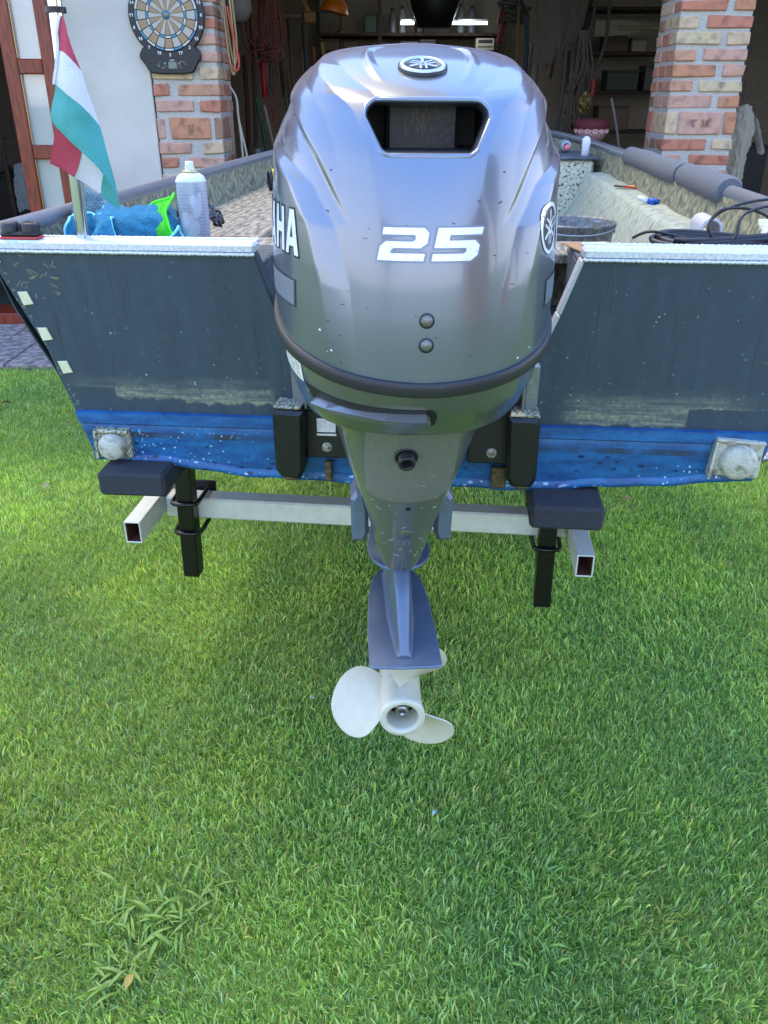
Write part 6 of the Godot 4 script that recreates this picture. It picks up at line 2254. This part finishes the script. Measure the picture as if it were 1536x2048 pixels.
	for y in [0.9, 1.3, 1.685, 1.83, 2.2]:
		s = begin()
		cbox(s, V(0, y, 0), V(1.7, 0.025, 0.5), 0.003)
		obj("shelf_board", s, wood, t)
	for x in [-0.86, -0.29, 0.86]:
		s = begin()
		cbox(s, V(x, 1.15, 0.22), V(0.035, 2.3, 0.045), 0.003)
		obj("shelf_post", s, wood, t)
	s = begin()
	cbox(s, V(0, 1.2, -0.27), V(1.75, 2.3, 0.02), 0.002)
	obj("shelf_back", s, M.dark, t)
	for e in [["storage_box", "grey plastic box on the shelf left of the emblem", V(-0.03, 1.6975, -8.98), V(0.17, 0.05, 0.2), Color(0.36, 0.34, 0.32)], ["storage_box", "long pale carton on the shelf above the engine emblem", V(0.24, 1.6975, -8.98), V(0.17, 0.06, 0.2), Color(0.42, 0.4, 0.37)], ["storage_box", "upper pale carton stacked on the shelf right of the emblem", V(0.41, 1.6975, -8.98), V(0.14, 0.075, 0.2), Color(0.38, 0.37, 0.35)], ["storage_box", "brownish carton at the left shelf end", V(-0.5, 1.6975, -8.98), V(0.15, 0.08, 0.2), Color(0.3, 0.25, 0.2)], ["storage_box", "low tan box under the orange lamp shade", V(-0.32, 1.6975, -8.96), V(0.1, 0.055, 0.15), Color(0.4, 0.32, 0.22)], ["storage_box", "greenish tin on the top shelf left", V(-0.1, 1.8425, -8.98), V(0.16, 0.14, 0.2), Color(0.22, 0.28, 0.24)], ["storage_box", "small white switch box right of the pale radio", V(1.06, 1.6975, -8.95), V(0.05, 0.08, 0.05), Color(0.5, 0.49, 0.45)]]:
		crate(e[0], e[1], "box", e[2], e[3], e[4])
	t = thing("side_shelf", "dim wooden shelf in the back right corner of the garage", "shelf", V(2.55, 0, -9.2))
	for y in [1.0, 1.35, 1.68, 2.05]:
		s = begin()
		cbox(s, V(0, y, 0), V(1.3, 0.03, 0.4), 0.004)
		obj("shelf_board", s, wood, t)
	for x in [-0.63, 0.63]:
		s = begin()
		cbox(s, V(x, 1.1, 0.0), V(0.04, 2.2, 0.4), 0.004)
		obj("shelf_side", s, wood, t)
	for e in [["storage_box", "small white box on the back right shelf beside the pillar", V(2.42, 1.695, -9.05), V(0.14, 0.1, 0.15), Color(0.5, 0.48, 0.43)], ["storage_box", "brown box on the back right shelf under the oar", V(2.2, 1.695, -9.1), V(0.22, 0.16, 0.2), Color(0.26, 0.2, 0.15)], ["storage_box", "dark green crate on the lower back right shelf", V(2.3, 1.365, -9.1), V(0.3, 0.16, 0.25), Color(0.14, 0.2, 0.17)], ["storage_box", "grey crate on the lower back right shelf next to the pillar", V(2.62, 1.365, -9.1), V(0.22, 0.2, 0.25), Color(0.28, 0.27, 0.27)], ["storage_box", "tan carton low on the back right shelf", V(2.25, 1.015, -9.1), V(0.3, 0.2, 0.25), Color(0.34, 0.27, 0.2)]]:
		crate(e[0], e[1], "box", e[2], e[3], e[4])
	for e in [["hanging_hose", "grey hose hanging in a long loop left of the oar", V(1.66, 2.1, -7.4), 0.35], ["hanging_hose", "dark belt hanging high beside the canvas", V(1.5, 2.15, -7.2), 0.28]]:
		cord(e[0], e[1], "hose", [[e[2], e[2] + V(-0.06, -e[3], 0), e[2] + V(0, -e[3] * 1.7, 0.02), e[2] + V(0.07, -e[3], 0), e[2] + V(0.05, 0.05, 0)]], 0.014, Color(0.24, 0.24, 0.24))
	# small radio-like instrument
	t = thing("white_radio", "small cream white radio standing on the shelf right of the engine", "radio", V(0.94, 1.6975, -8.85))
	s = begin()
	cbox(s, V(0, 0.05, 0), V(0.17, 0.1, 0.1), 0.006)
	var rad := obj("radio_case", s, paint_mat(Color(0.72, 0.68, 0.6)), t)
	for q in [[V(0, 0.072, 0.051), V(0.13, 0.028, 0.004), "radio_dial", Color(0.16, 0.16, 0.16)], [V(0, 0.03, 0.051), V(0.14, 0.012, 0.004), "radio_strip", Color(0.35, 0.33, 0.3)]]:
		s = begin()
		cbox(s, q[0], q[1], 0.001)
		obj(q[2], s, paint_mat(q[3], 0.3), t)
	for q in [["shelf_bottle", "grey bottle on the top shelf left of the bucket", V(0.08, 1.8425, -8.9), 0.035, 0.2, Color(0.34, 0.35, 0.36)], ["shelf_bottle", "white bottle on the top shelf beside the hanging bucket", V(0.17, 1.8425, -8.9), 0.032, 0.22, Color(0.5, 0.5, 0.5)], ["shelf_bottle", "tall grey bottle on the top shelf right of the bucket", V(0.72, 1.8425, -8.95), 0.038, 0.24, Color(0.4, 0.42, 0.44)], ["shelf_bottle", "second tall grey bottle near the right lit tube", V(0.82, 1.8425, -8.95), 0.038, 0.22, Color(0.36, 0.37, 0.4)], ["shelf_bottle", "short dark jar at the middle of the top shelf", V(0.33, 1.8425, -8.95), 0.045, 0.14, Color(0.2, 0.17, 0.14)]]:
		jar(q[0], q[1], "bottle", q[2], q[3], q[4], q[5])
	# lit tubes under the top shelf, on either side of the black bucket
	var em := StandardMaterial3D.new()
	em.albedo_color = Color(0.9, 0.95, 1.0)
	em.emission_enabled = true
	em.emission = Color(0.9, 0.96, 1.0)
	em.emission_energy_multiplier = 2.0
	for e in [[0.15, 0.27, "short lit white lamp tube on the shelf left of the black bucket"], [0.57, 0.93, "long lit white lamp tube on the shelf right of the black bucket"]]:
		t = thing("lamp_tube", e[2], "lamp", V((e[0] + e[1]) / 2, 1.905, -8.62))
		var hl: float = (e[1] - e[0]) / 2
		s = begin()
		tube(s, [V(-hl, 0, 0), V(hl, 0, 0)], 0.013, 12)
		obj("glowing_tube", s, em, t)
		s = begin()
		cbox(s, V(0, 0.022, -0.012), V(hl * 2.05, 0.02, 0.03), 0.003)
		obj("tube_batten", s, paint_mat(Color(0.5, 0.5, 0.5)), t)
		var al := OmniLight3D.new()
		al.name = "tube_light"
		al.light_color = Color(0.92, 0.97, 1.0)
		al.light_energy = 0.03
		al.light_size = 0.05
		al.omni_range = 8.0
		al.omni_attenuation = 2.0
		al.shadow_enabled = true
		al.position = V(0, -0.02, 0.06)
		t.add_child(al, true)
	t = thing("black_bucket", "black plastic bucket hanging between the two lit tubes", "bucket", V(0.42, 1.83, -8.0))
	s = begin()
	lathe(s, [Vector2(0, 0.0), Vector2(0.14, 0.0), Vector2(0.19, 0.13), Vector2(0.21, 0.2), Vector2(0.215, 0.25), Vector2(0.205, 0.25), Vector2(0.135, 0.01)], Transform3D(), 28)
	obj("bucket_body", s, M.black, t)
	s = begin()
	for sd in [-1, 1]:
		tube(s, spline([V(sd * 0.2, 0.24, 0), V(sd * 0.24, 0.2, 0.02), V(sd * 0.21, 0.12, 0.04), V(sd * 0.18, 0.05, 0.05)], 12), 0.006, 6)
	tube(s, [V(-0.21, 0.25, 0), V(0, 0.6, 0), V(0.21, 0.25, 0)], 0.004, 6)
	obj("bail", s, paint_mat(Color(0.45, 0.45, 0.42)), t)
	# orange lamp shade and desk lamp
	t = thing("orange_lamp_shade", "amber orange lamp shade hanging over the left shelf end", "lamp shade", V(-0.42, 1.935, -8.0))
	s = begin()
	lathe(s, [Vector2(0.12, 0.0), Vector2(0.125, 0.01), Vector2(0.11, 0.06), Vector2(0.075, 0.1), Vector2(0.03, 0.12), Vector2(0.0, 0.122)], Transform3D(Basis(V(0, 0, 1), -0.2), Vector3.ZERO), 28)
	obj("shade", s, mat(Color(0.75, 0.4, 0.08), 0.4), t)
	s = begin()
	tube(s, [V(0.02, 0.12, 0), V(0.02, 0.7, 0)], 0.008, 8)
	tube(s, [V(-0.15, 0.005, 0.05), V(0.1, 0.005, 0.05)], 0.008, 8)
	obj("lamp_arm", s, M.darkmetal, t)
	t = thing("desk_lamp_foot", "dull brass lamp foot standing under the orange shade", "lamp foot", V(-0.4, 1.842, -8.9))
	s = begin()
	lathe(s, [Vector2(0, 0), Vector2(0.06, 0), Vector2(0.055, 0.012), Vector2(0.02, 0.035), Vector2(0.012, 0.06), Vector2(0.01, 0.16), Vector2(0, 0.16)], Transform3D(), 20)
	obj("foot", s, paint_mat(Color(0.42, 0.3, 0.16), 0.4), t)
	t = thing("yellow_drill", "dull yellow power tool with grey tube on a hook at upper left", "power tool", V(-0.66, 1.85, -7.7))
	s = begin()
	tube(s, [V(-0.2, 0.04, 0), V(0.0, 0.04, 0)], 0.028, 12)
	obj("tool_barrel", s, paint_mat(Color(0.4, 0.33, 0.24)), t)
	s = begin()
	cbox(s, V(0.06, 0.03, 0), V(0.1, 0.09, 0.08), 0.015)
	cbox(s, V(0.03, 0.12, 0), V(0.04, 0.14, 0.05), 0.012, Basis(V(0, 0, 1), 0.5))
	obj("tool_head", s, paint_mat(Color(0.5, 0.36, 0.18)), t)
	# engine-like clutter of hoses at the right shelf end
	loops = []
	for q in 9:
		var a := rng.randf() * TAU
		var p := V(1.02 + rng.randfn() * 0.06, 1.93 + rng.randfn() * 0.05, -7.9 + rng.randf() * 0.2)
		loops.append([p, p + V(cos(a) * 0.1, 0.05, 0.04), p + V(0.08, sin(a) * 0.1, 0.08), p + V(-0.05, -0.06, 0.05)])
	cord("hose_tangle", "tangle of grey and dark hoses hanging at the right end of the shelves", "hose", loops, 0.013, Color(0.25, 0.27, 0.26))
	# dim furniture seen through the left doorway
	t = thing("draped_chair", "dark chair with a pale checked cloth inside the left doorway", "chair", V(-2.55, 0, -6.3))
	s = begin()
	cbox(s, V(0, 0.45, 0), V(0.42, 0.04, 0.42), 0.01)
	obj("seat", s, wood, t)
	s = begin()
	cbox(s, V(-0.19, 0.75, -0.19), V(0.035, 0.6, 0.035), 0.004)
	cbox(s, V(0.19, 0.75, -0.19), V(0.035, 0.6, 0.035), 0.004)
	cbox(s, V(0, 0.95, -0.19), V(0.38, 0.18, 0.025), 0.006)
	obj("backrest", s, wood, t)
	for x in [-0.18, 0.18]:
		for z in [-0.18, 0.18]:
			s = begin()
			cbox(s, V(x, 0.215, z), V(0.035, 0.43, 0.035), 0.004)
			obj("leg", s, wood, t)
	t = thing("checked_cloth", "pale checked cloth hanging over the chair inside the doorway", "cloth", V(-2.42, 0.6, -6.05))
	cloth("cloth_sheet", [[V(-0.08, 0.3, 0), V(0, 0.31, 0.03), V(0.08, 0.28, 0.0)], [V(-0.1, 0.15, 0.02), V(0, 0.15, 0.06), V(0.09, 0.15, 0.02)], [V(-0.1, 0.0, 0.02), V(0, 0.02, 0.06), V(0.08, 0.0, 0.02)]], paint_mat(Color(0.4, 0.42, 0.42), 0.95), t, 30, 0.012, 0.003)
	crate("work_bench_chest", "dark chest standing low inside the left doorway", "chest", V(-2.75, 0.0, -7.2), V(0.7, 0.75, 0.5), Color(0.12, 0.09, 0.07))
	crate("tool_chest", "dark steel chest low behind the boat rail on the right", "chest", V(2.7, 0.0, -7.4), V(0.7, 0.95, 0.5), Color(0.1, 0.1, 0.11))

# ==================================================================== small things lying in the lawn
func weed(called: String, label: String, at: Vector3, n: int, size: float, c: Color) -> void:
	var t := thing(called, label, "plant", at)
	var m := mat(c, 0.5, 0.0, M.fine, 20.0)
	m.backlight_enabled = true
	m.backlight = Color(0.4, 0.45, 0.25)
	for k in n:
		var a := TAU * k / n + rng.randf() * 0.8
		var l := size * rng.randf_range(0.6, 1.2)
		var w := l * rng.randf_range(0.045, 0.08)
		var up := rng.randf_range(0.35, 1.0)
		var dir := V(cos(a), 0, sin(a))
		var root := V(rng.randfn(), 0, rng.randfn()) * size * 0.75
		var side := V(-sin(a), 0, cos(a))
		var o := root + V(0, 0.014, 0)
		var rows := []
		for j in 7:
			var f := j / 6.0
			var p := o + dir * l * f + V(0, l * up * f * (1.0 - 0.7 * f), 0)
			var ww := w * sin(PI * (0.1 + 0.88 * f))
			rows.append([p - side * ww + V(0, ww * 0.4, 0), p, p + side * ww + V(0, ww * 0.4, 0)])
		var s := begin()
		grid(s, rows)
		obj("leaf", s, m, t)

func make_lawn_things() -> void:
	weed("crabgrass_plant", "coarse broad bladed grass clump at the lower left of the lawn", V(-0.41, 0, -0.98), 40, 0.046, Color(0.42, 0.56, 0.22))
	weed("crabgrass_plant", "second coarse grass clump nearest the lower left corner", V(-0.44, 0, -0.87), 34, 0.042, Color(0.4, 0.54, 0.22))
	weed("crabgrass_plant", "small coarse grass tuft right of the lower left clumps", V(-0.33, 0, -1.0), 22, 0.04, Color(0.44, 0.57, 0.23))
	weed("broadleaf_weed", "bright clover like weed at the lower right of the lawn", V(0.49, 0, -0.93), 10, 0.034, Color(0.5, 0.52, 0.15))
	weed("broadleaf_weed", "light green weed right of centre near the bottom edge", V(0.27, 0, -0.9), 9, 0.032, Color(0.52, 0.66, 0.26))
	weed("broadleaf_weed", "pale weed rosette lower centre right in the lawn", V(0.3, 0, -1.07), 12, 0.04, Color(0.48, 0.64, 0.3))
	for e in [["fallen_leaf", "dry pale curled leaf on the grass left of the trailer", V(-1.22, 0.035, -2.72), 0.03, Color(0.55, 0.52, 0.4)], ["fallen_leaf", "reddish brown dead leaf at the far left edge of the lawn", V(-1.75, 0.03, -3.65), 0.025, Color(0.42, 0.2, 0.12)], ["fallen_leaf", "yellow leaf near the bottom left corner of the lawn", V(-0.41, 0.026, -0.85), 0.013, Color(0.6, 0.53, 0.25)], ["petal_scrap", "white scrap lying in the grass left of the propeller", V(-0.17, 0.03, -1.55), 0.007, Color(0.65, 0.66, 0.62)], ["petal_scrap", "pale scrap lying in the grass below the propeller", V(0.1, 0.028, -1.2), 0.007, Color(0.6, 0.68, 0.66)], ["fallen_leaf", "small brown leaf on the grass under the boat bottom to the right", V(0.85, 0.04, -2.6), 0.02, Color(0.6, 0.48, 0.3)]]:
		var t := thing(e[0], e[1], "leaf" if e[0] == "fallen_leaf" else "scrap", e[2], rng.randf() * TAU)
		var rows := []
		var r: float = e[3]
		for j in 9:
			var f := j / 8.0
			var w := r * 0.45 * sin(PI * f) + 0.0005
			var c := r * 0.5 * sin(f * 2.5)
			rows.append([V(-w, c + w * 0.5, (f - 0.5) * 2 * r), V(0, c, (f - 0.5) * 2 * r), V(w, c + w * 0.6, (f - 0.5) * 2 * r)])
		var s := begin()
		shell(s, rows, 0.0005)
		obj("leaf_blade", s, mat(e[4], 0.8, 0.0, M.fine, 20.0), t)
